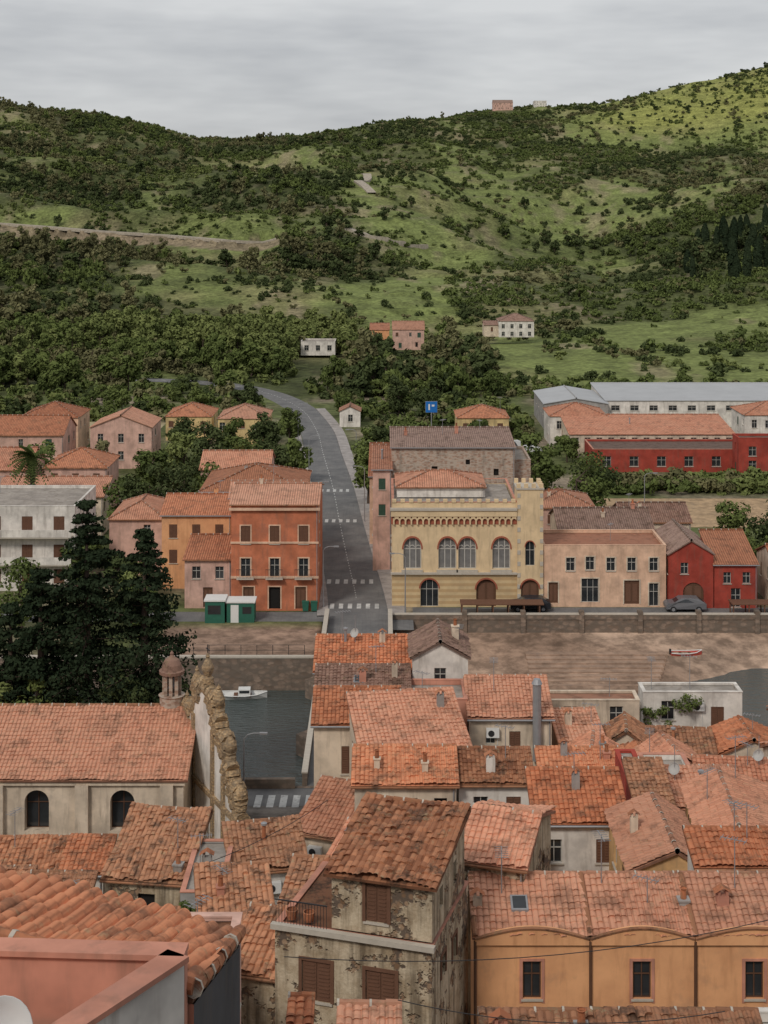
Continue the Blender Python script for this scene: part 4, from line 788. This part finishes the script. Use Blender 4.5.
# left quarter
H('old_tiled_house',-14.2,-10.1,76,81,4,8.5,'front',1.5,RUIN,T_OLD,jit=.04,chim=[(.9,.1,.8)],rot=-8)
H('old_tiled_house',-21,-17.3,80,82.5,3,7.1,'front',.7,CREAM,T_OLD,jit=.03); H('white_house',-17,-14.8,79,82,3,7.5,'front',.6,WHITE,T_OR)
H('white_house',-17.6,-14.6,72.5,75.5,4,8.3,'front',.7,WHITE,T_OLD,fw=[(.5,1,.8,1.2,'s')]); H('old_tiled_house',-24.5,-18,73,77,4,7.6,'front',1,GREY,T_OLD,jit=.03)
H('grey_terrace_house',-9.9,-7.9,73,79,4,9.2,'flat',0,GREY,T_OR,fw=[(.5,1,.8,1.4,'g')],ant=1,chim=[(.5,.4,.8)],par=.1)
H('old_tiled_house',-8.0,-4.9,66,69.6,5,10.9,'front',1.1,RUIN,T_OLD,jit=.04,chim=[(.3,.5,.8)],rot=10,ant=1)
H('old_tiled_house',-4.6,-2.2,65,69,5,11.5,'front',1.1,CREAM,T_OLD,jit=.045,rot=-8,chim=[(.7,.7,.6)])
H('old_tiled_house',-6.3,-3.6,60,63.2,6,12.0,'front',1.0,RUIN,T_OLD,jit=.035,rot=-14)
H('old_tiled_house',-7.8,-4,77,80.4,4,8.6,'front',1.0,WHITE,T_OLD,jit=.03,rot=12,chim=[(.5,.6,.7)])
H('tiled_house',-5.2,-.3,83.2,87.6,3,7.6,'front',1.3,CREAM,T_SA,rot=-20)
H('tiled_house',-3.6,0.4,73,77.6,4,9.3,'front',1.3,CREAM,T_SA,rot=-22,chim=[(.5,.7,.7)])
H('tiled_house',1.0,5.2,73,77.5,4,10.,'gy',1.1,SALM,T_SA,rot=-14)
H('pink_house',-9.8,-6.6,54,58,9,13.6,'front',.7,PINK,T_OLD,fw=[],ant=2,chim=[(.4,.5,.8),(.8,.3,.7)],jit=.03); H('white_house',-14.5,-11,60,63,8,12.6,'front',.7,WHITE,T_OLD,fw=[(.5,.8,.8,1.2,'g')],ant=1)
H('white_house',-7.6,-5.4,50,53,10,16.0,'flat',0,WHITE,T_OR,fw=[(.5,.9,.7,1.1,'g')],par=.12)
H('old_tiled_house',-10.8,-8.3,59,62,8,12.6,'front',.9,WHITE,T_OLD,jit=.035,rot=6)
H('pink_house',-5.7,-4.0,39.5,42,15,22.9,'flat',0,PINK,T_OLD,rw=[(.5,1,.6,.9,'g')],fw=[],par=.1)
H('yellow_house',-2.8,-2.15,44,45,12,18.7,'front',.25,OCH,T_OR,fw=[],rw=[],lw=[],over=.08,gut=False);H('yellow_house',-1.3,.45,43,44.,12,19.0,'front',.25,OCH,T_SA,fw=[],rw=[],lw=[],over=.08,gut=False)
H('tiled_house',3,11,43,44.8,12,18.2,'front',.4,CREAM,T_OLD,fw=[],chim=[(.05,.5,.5),(.35,.6,.4)],jit=.03); H('white_house',11.5,18,44,48,12,16.8,'flat',0,WHITE,T_OR,fw=[])
# church
e=empty('church',(-12.3,92,2)); W=MB();Wn=MB();R=MB()
ops=[(3.0+i*5.25,2.3,1.5,2.5,'ag') for i in range(3)]
panel(W,Wn,(-18.,0,0),(1,0,0),(0,-1,0),18,5.5,ops,CREAM,rev=.7,frame=FRB); panel(W,Wn,(0,0,0),(0,1,0),(1,0,0),12,5.5,[],CREAM); panel(W,Wn,(-18,12,0),(0,-1,0),(-1,0,0),12,5.5,[],CREAM); panel(W,Wn,(0,12,0),(-1,0,0),(0,1,0),18,5.5,ops,CREAM)
for sx in(0,-18): W.poly([(sx,0,5.5),(sx,12,5.5),(sx,6,7.8)],CREAM)
for px in (-15.6+4.2,-10.4+4.2,-5.2+4.2,-16.6): W.box(px-.4,px+.4,-.35,-.003,0,5.2,CREAM)
W.box(-18.2,.1,-.2,-.004,5.15,5.42,CREAM)
roof_poly(R,[(-18.3,-.35,5.5),(.3,-.35,5.5),(.3,6,7.95),(-18.3,6,7.95)],T_SA,True,jit=.014);roof_poly(R,[(.3,12.35,5.5),(-18.3,12.35,5.5),(-18.3,6,7.95),(.3,6,7.95)],T_SA,True);ridge(R,(-18.3,6,8.),(.3,6,8.),G_OLD)
W.build('nave_walls',e);Wn.build('nave_windows',e);R.build('nave_roof',e)
F=MB(); A=Vector((3.9,-3,0));B=Vector((-1.5,8,0)); dv=B-A; L=dv.length; dv.normalize(); nv=Vector((dv.y,-dv.x,0))
hp=[(0,0),(0,4.2),(.6,4.3),(.75,5.3),(1.3,5.9),(2.0,6.1),(2.3,6.2),(2.5,7.4),(3.1,8.1),(3.9,8.3),(4.2,8.4),(4.4,9.4),(5.0,9.9),(5.7,10.2)]
prof=hp+[(L-x,z) for x,z in hp[::-1]]
for s_ in (-.3,.3): F.add([A+dv*x+nv*s_+Vector((0,0,z)) for x,z in prof],[tuple(range(len(prof)))],WHITE)
for i in range(len(prof)-1):
    a,b_=prof[i],prof[i+1]; F.poly([A+dv*a[0]+nv*-.3+Vector((0,0,a[1])),A+dv*b_[0]+nv*-.3+Vector((0,0,b_[1])),A+dv*b_[0]+nv*.3+Vector((0,0,b_[1])),A+dv*a[0]+nv*.3+Vector((0,0,a[1]))],SILL)
    if i>0 and i<len(prof)-2:
        pa_=A+dv*a[0]+Vector((0,0,a[1]));pb_=A+dv*b_[0]+Vector((0,0,b_[1])); F.tube(pa_,pb_,.45,.38,CARVED,8)
for x,z,sc in ((.9,5.2,.85),(2.0,6.2,.65),(2.8,7.6,.85),(4.0,8.5,.65),(4.8,9.6,.75),(L-4.8,9.6,.75),(L-2.8,7.6,.8)):
    c=A+dv*x+Vector((0,0,z)); 
    for q in range(10):
        a0=q*.75;a1=(q+1)*.75; r0=sc*(1-q/12);r1=sc*(1-(q+1)/12); F.tube(c+dv*math.cos(a0)*r0+Vector((0,0,math.sin(a0)*r0)),c+dv*math.cos(a1)*r1+Vector((0,0,math.sin(a1)*r1)),.5,.48,CARVED,7)
for x,z in ((.3,4.4),(2.1,6.7),(4.1,8.9),(L-4.1,8.9),(L-2.1,6.7),(L-.3,4.4),(L/2,10.3)):
    c=A+dv*x+Vector((0,0,z+.3)); F.lathe(c,[(.0,0),(.38,0),(.38,.3),(.2,.4),(.38,.8),(.4,1.0),(.23,1.35),(.1,1.55),(.15,1.65),(0,1.95)],CARVED,10)
for x,zt in ((.5,4.2),(2.4,6.),(4.3,8.2),(L-4.3,8.2),(L-2.4,6.)): F.obox(A+dv*(x-.25)+nv*-.42,dv*.5,nv*.84,Vector((0,0,zt)),CARVED)
F.obox(A+nv*-.5+Vector((0,0,4.0)),dv*L,nv*1.0,Vector((0,0,.28)),CARVED)
F.tube(A+dv*L/2+Vector((0,0,12.1)),A+dv*L/2+Vector((0,0,13.)),.04,.04,IRON,6);F.tube(A+dv*(L/2-.3)+Vector((0,0,12.7)),A+dv*(L/2+.3)+Vector((0,0,12.7)),.04,.04,IRON,6)
F.build('baroque_gable',e)
B_=MB(); c=(-1.6,6.3,0)
for i in range(8):
    a=2*math.pi*i/8; B_.box(c[0]+.5*math.cos(a)-.11,c[0]+.5*math.cos(a)+.11,c[1]+.5*math.sin(a)-.11,c[1]+.5*math.sin(a)+.11,8.6,10.0,STONE)
B_.lathe(c,[(.8,7),(.8,8.5),(.88,8.6),(.0,8.62)],STONE,16);B_.lathe(c,[(.0,10),(.82,10),(.84,10.2),(.68,10.25),(.62,10.6),(.45,10.9),(.2,11.05),(.1,11.2),(.13,11.3),(0,11.5)],G_BR,16); B_.lathe(c,[(0,9.7),(.15,9.65),(.2,9.3),(.32,9.05)],METAL,10)
B_.build('bell_turret',e)
# foreground house bottom left
e=empty('foreground_tiled_house',(-5,24,20)); R=MB();W=MB(); o=Vector((-5,24,20)); q=lambda x,y,z:Vector((x,y,z))-o
nL,nR,fR=q(-7.2,22.9,32.0),q(-2.75,21.7,31.5),q(-2.4,25.,30.72)
fL=nL+(fR-nR)
roof_poly(R,[fR,fL,nL,nR],T_OR,True,pitch=.27,course=.42,jit=.02,edge=FRB,amp=.1,seg=8)
up=Vector((0,0,.03)); ridge(R,nL+up*4,nR+up*4,G_OR,.14); ridge(R,nR+up*3,fR+up*3,G_OR,.13)
dz=Vector((0,0,.14))
for a,b_,mt in((nL,nR,SALM),(nR,fR,DGREY),(fR,fL,WHITE),(fL,nL,WHITE)):
    a=a-dz;b_=b_-dz; W.poly([(a.x,a.y,0),(b_.x,b_.y,0),b_,a],mt)
W.build('walls',e);R.build('roof',e)
e=empty('salmon_roof_terrace',(-5,20,24)); W=MB()
def wallseg(a,b_,zt,zb,t,mat,cop):
    a=Vector((*a,0));b_=Vector((*b_,0)); d=(b_-a);n=Vector((-d.y,d.x,0)).normalized()*t
    W.obox(a+Vector((0,0,zb)),d,n,Vector((0,0,zt-zb)),mat); W.obox(a-n*.4+Vector((0,0,zt+.001)),d,n*1.8,Vector((0,0,.08)),cop)
wallseg((-1.4,1.65),(2.15,1.45),8.15,0,.22,SALM,SALM)
wallseg((2.15,1.4),(.75,-.8),8.15,0,-.22,WHITE,SALM)
wallseg((.75,-.82),(.7,-4),8.15,0,-.22,WHITE,SALM)
W.poly([(-6,-4,7.2),(.7,-4,7.2),(.75,-.8,7.2),(2.1,1.4,7.2),(-6,1.7,7.2)],SALM)
wallseg((-6,1.8),(-1.4,1.67),8.15,0,.22,SALM,SALM)
W.build('parapet_walls',e)
e=empty('satellite_dish',(-4.9,19.,31.2)); X=MB(); X.tube((0,0,0),(0,0,1.2),.03,.03,METAL,8); X.build('mast',e)
X=MB(); X.lathe((0,0,0),[(0,0),(.18,.02),(.32,.06),(.42,.12),(.43,.12),(.33,.05),(.18,.0)],WHP,24); d=X.build('dish',e,True); d.location=(0,0,1.25); d.rotation_euler=(math.radians(70),0,math.radians(35))
for i in range(26):
    s_=-1 if i%2 else 1; x=s_*random.uniform(32,62); y=62+ (i//2)*3.4; z=float(ground_h(x,y)); w=random.uniform(5,8)
    H('tiled_house',x-w/2,x+w/2,y,y+random.uniform(5,7),z-1,z+random.uniform(5.5,8),random.choice(('gx','front','hip')),1.4,random.choice((CREAM,PEACH,PINK,WHITE,OCH)),random.choice((T_OR,T_SA,T_OLD)),geo=False)
for i in range(10):
    x=-90+i*8.+random.uniform(-1,1) if i<4 else 62+(i-4)*9; y=random.uniform(160,200); H('tiled_house',x-3.5,x+3.5,y,y+8,0,random.uniform(5,8),'hip',1.6,random.choice((CREAM,PEACH,PINK,WHITE)),T_SA,geo=False)
# ------------------------------------------------------------ small objects
def car(x,y,z,rot,col,van=False):
    e=empty('parked_van' if van else 'parked_car',(x,y,z),rot); B=MB(); pm=simple('car_paint',col,.3,.03)
    hh=1.9 if van else 1.45
    pr=[(-2.1,.35),(-2.1,.75),(-1.9,.92),(-1.2,1.0),(-.55,hh-.03),(.2,hh),(1.3,hh-.05),(1.95,.98),(2.1,.9),(2.1,.35)] if not van else [(-2.2,.35),(-2.2,.9),(-1.6,1.1),(-1.15,hh-.05),(-.6,hh),(2.2,hh-.03),(2.25,.35)]
    n=len(pr); vs=[];
    for s_ in(-1,1):
        for px,pz in pr: vs.append((px,s_*(.85 if pz<1.05 else .68),pz))
    B.add(vs,[tuple(range(n))[::-1],tuple(range(n,2*n))]+[(i,(i+1)%n,n+(i+1)%n,n+i) for i in range(n)],pm); B.build('body',e)
    G=MB()
    for s_ in(-1,1): G.poly([(-1.05,s_*.8,1.03),(-.5,s_*.71,hh-.12),(1.2,s_*.71,hh-.14),(1.7,s_*.8,1.03)],GLASS)
    G.poly([(-1.2,-.62,1.04),(-1.2,.62,1.04),(-.6,.6,hh-.08),(-.6,-.6,hh-.08)],GLASS); G.poly([(1.97,-.62,1.02),(1.97,.62,1.02),(1.4,.6,hh-.1),(1.4,-.6,hh-.1)],GLASS)
    G.build('windows',e); K=MB()
    for wx in(-1.35,1.3):
        for s_ in(-1,1): K.tube((wx,s_*.7,.32),(wx,s_*.89,.32),.32,.32,IRON,14);K.tube((wx,s_*.88,.32),(wx,s_*.9,.32),.18,.18,METAL,10)
    K.build('wheels',e)
car(15.3,157.2,.01,0,(.03,.03,.035)); car(45,157,.01,0,(.4,.4,.4)); car(21,256,.01,.3,(.6,.6,.6),True); car(24.5,254,.01,.3,(.6,.6,.6)); car(31.5,157.1,.01,0,(.16,.16,.17))
def boat(x,y,z,rot,c1,L=3.8,cab=False):
    e=empty('small_boat',(x,y,z),rot); B=MB(); m1=simple('boat_paint',c1,.4,.06); st=[(-.5,.34,.5),(-.25,.42,.45),(.05,.42,.43),(.3,.3,.48),(.5,.02,.62)]
    vs=[]
    for t,wd_,hh in st: vs+= [(t*L,-wd_*L*.42,hh),(t*L,-wd_*L*.25,.02),(t*L,wd_*L*.25,.02),(t*L,wd_*L*.42,hh)]
    fs=[(i*4+k,i*4+k+1,i*4+k+5,i*4+k+4) for i in range(4) for k in range(3)]+[(0,1,2,3)]; B.add(vs,fs,m1)
    for i in range(4):
        for k in (0,3): B.tube(vs[i*4+k],vs[i*4+k+4],.045,.045,WHP,6)
    B.box(-L*.2,-L*.12,-L*.165,L*.165,.3,.34,SHB); B.box(L*.1,L*.17,-L*.15,L*.15,.3,.34,SHB); B.poly([(-.45*L,-.1*L,.1),(.3*L,-.1*L,.1),(.3*L,.1*L,.1),(-.45*L,.1*L,.1)],METAL); B.box(-L*.53,-L*.48,-.12,.12,.1,.8,IRON)
    if cab: B.box(-L*.1,L*.15,-.45,.45,.36,.95,WHP);B.box(-L*.08,L*.13,-.46,.46,.6,.85,GLASS)
    B.build('hull',e)
boat(-13,138.6,-3.05,.05,(.65,.65,.63),4.4,True); boat(30,149,-2.35,.1,(.5,.08,.06),3.2); boat(40,144,-3.05,.1,(.6,.6,.6)); boat(47,142,-3.05,.4,(.1,.2,.4))
def lamp(x,y,z,h,ang=0):
    e=empty('street_lamp',(x,y,z),ang); X=MB(); X.tube((0,0,0),(0,0,.9),.11,.08,METAL,10);X.tube((0,0,.9),(0,0,h),.07,.045,METAL,8); pts=[(0,0,h),(.25,0,h+.3),(.7,0,h+.42),(1.2,0,h+.42)]
    for a,b_ in zip(pts,pts[1:]): X.tube(a,b_,.035,.035,METAL,6)
    X.box(1.1,1.65,-.12,.12,h+.36,h+.46,METAL);X.box(1.15,1.6,-.09,.09,h+.33,h+.358,WHP); X.build('post',e)
lamp(-6.4,158,.1,6,0);lamp(2.2,155.2,.02,6,3.1);lamp(33,190,0,8,0);lamp(-8.6,189,.1,7,0);lamp(-2.6,200,.1,7,3.1);lamp(-11.3,226,.1,7,0);lamp(-4.3,232,.1,7,3.1);lamp(-15.,262,.1,7,0);lamp(-9.8,104.9,.3,5,0);lamp(41,155.2,.02,6,1.6)
e=empty('blue_road_sign',(7.9,250,0)); X=MB(); X.tube((0,0,0),(0,0,7.6),.08,.07,METAL,8);X.build('post',e);X=MB();X.box(-.95,.95,-.06,-.0,7.6,9.4,BLUES);X.box(-1.0,1.0,.001,.05,7.55,9.45,METAL);X.box(-.5,-.25,-.075,-.062,8,9,WHP);X.box(.05,.5,-.075,-.062,8.6,8.9,WHP);X.build('panel',e)
e=empty('green_kiosk',(-15.6,152.4,0)); X=MB(); X.box(-2.6,-.6,0,2.2,0,2.2,GREENM);X.box(-2.7,-.5,-.1,2.3,2.202,2.35,WHP);X.box(-.4,2.4,.2,2.2,0,2.0,GREENM);X.box(-.5,2.5,.1,2.3,2.002,2.15,WHP)
X.box(-2.3,-1.0,-.02,-.002,.9,1.8,GLASS);X.box(.0,.8,.18,.198,0,1.8,WHP);X.box(1.2,2.1,.18,.198,.9,1.6,GLASS); X.build('cabin',e)
for x0 in (8.,36.):
    e=empty('quay_pergola',(x0,154.6,0)); X=MB(); Lx=8.5
    for k in range(6):
        for y_ in (0.05,1.6): X.box(k*1.6,k*1.6+.12,y_,y_+.12,0,1.25,SHB)
    X.box(-.1,Lx,-.05,1.85,1.252,1.36,SHB); X.build('frame',e)
for x0 in(-8.2,-7.3): 
    e=empty('wheelie_bin',(x0,156.8,0)); X=MB(); X.add([(-.28,-.25,.1),(.28,-.25,.1),(.28,.25,.1),(-.28,.25,.1),(-.35,-.32,1.),(.35,-.32,1.),(.35,.35,1.),(-.35,.35,1.)],[(0,3,2,1),(4,5,6,7),(0,1,5,4),(1,2,6,5),(2,3,7,6),(3,0,4,7)],GREENM); X.box(-.37,.37,-.35,.37,1.002,1.08,GREENM); X.tube((-.25,.25,.1),(.25,.25,.1),.1,.1,IRON,8); X.build('bin',e)
for (x,y,z,r) in [(20.5,102.6,8.3,1.0),(18.6,102.5,7.6,.9),(-9.3,71.5,8.9,.6),(12.5,100.4,7.2,.9),(6.3,80.5,9.2,.8),(-6.8,74,8.2,.7),(9,70.5,7.5,.9)]:
    Q,T=clumps([(random.uniform(-r,r),random.uniform(-r*.4,r*.4),random.uniform(-.4,.8)*r) for i in range(9)],[r*.4]*9,60,.1); o=bpy.data.objects.new('climbing_plant',leafmesh('climbing_plant',Q,T,L_MID)); o.location=(x,y,z); COL.objects.link(o)
def cable(a,b_,sag=.6,r=.018):
    X=MB(); a=Vector(a);b_=Vector(b_); N=14; pr=a
    for i in range(1,N+1):
        t=i/N; p=a.lerp(b_,t)-Vector((0,0,sag*4*t*(1-t))); X.tube(pr,p,r,r,IRON,5,False); pr=p
    X.build('overhead_cable')
cable((-3,45,20.3),(14,50,19.3),.7,.014); cable((.4,43.5,19.8),(10,44,19.2),.5,.014); cable((-9,72,11),(-3,80,11),.3)
# ------------------------------------------------------------ sky, sun, camera
w=bpy.data.worlds.new('World'); S.world=w; w.use_nodes=True; nt=w.node_tree; bg=nt.nodes['Background']
sk=nn(nt,'ShaderNodeTexSky',sky_type='NISHITA'); sk.sun_disc=False; sk.sun_elevation=math.radians(42); sk.sun_rotation=math.radians(208)
tc=nn(nt,'ShaderNodeTexCoord').outputs['Generated']
n1=noise(nt,5,4,tc,(1,1,5)); n2=noise(nt,1.4,3,tc,(1,1,2.5))
f=math_(nt,'ADD',math_(nt,'MULTIPLY',n1,.55),math_(nt,'MULTIPLY',n2,.45))
cl=mixc(nt,rmp(nt,f,.36,.62),(.4,.41,.435),(.68,.685,.69))
sc=mixc(nt,1.0,sk.outputs[0],.09,'MULTIPLY')
nt.links.new(mixc(nt,.92,sc,cl),bg.inputs['Color']); bg.inputs['Strength'].default_value=1.0
sd=bpy.data.lights.new('sun','SUN'); sd.energy=1.5; sd.angle=math.radians(11); sd.color=(1,.93,.84); so=bpy.data.objects.new('sun',sd); COL.objects.link(so)
so.rotation_euler=Vector((.4,.75,-.77)).to_track_quat('-Z','Y').to_euler()
cd=bpy.data.cameras.new('camera'); co=bpy.data.objects.new('camera',cd); COL.objects.link(co); co.location=(0,0,43); co.rotation_euler=(math.radians(90),0,0)
cd.sensor_fit='VERTICAL'; cd.sensor_height=36; cd.lens=36*1500/1024; cd.shift_y=-312/1024; cd.clip_start=.5; cd.clip_end=12000
S.camera=co
S.view_settings.view_transform='Standard'; S.view_settings.look='None'; S.view_settings.exposure=0
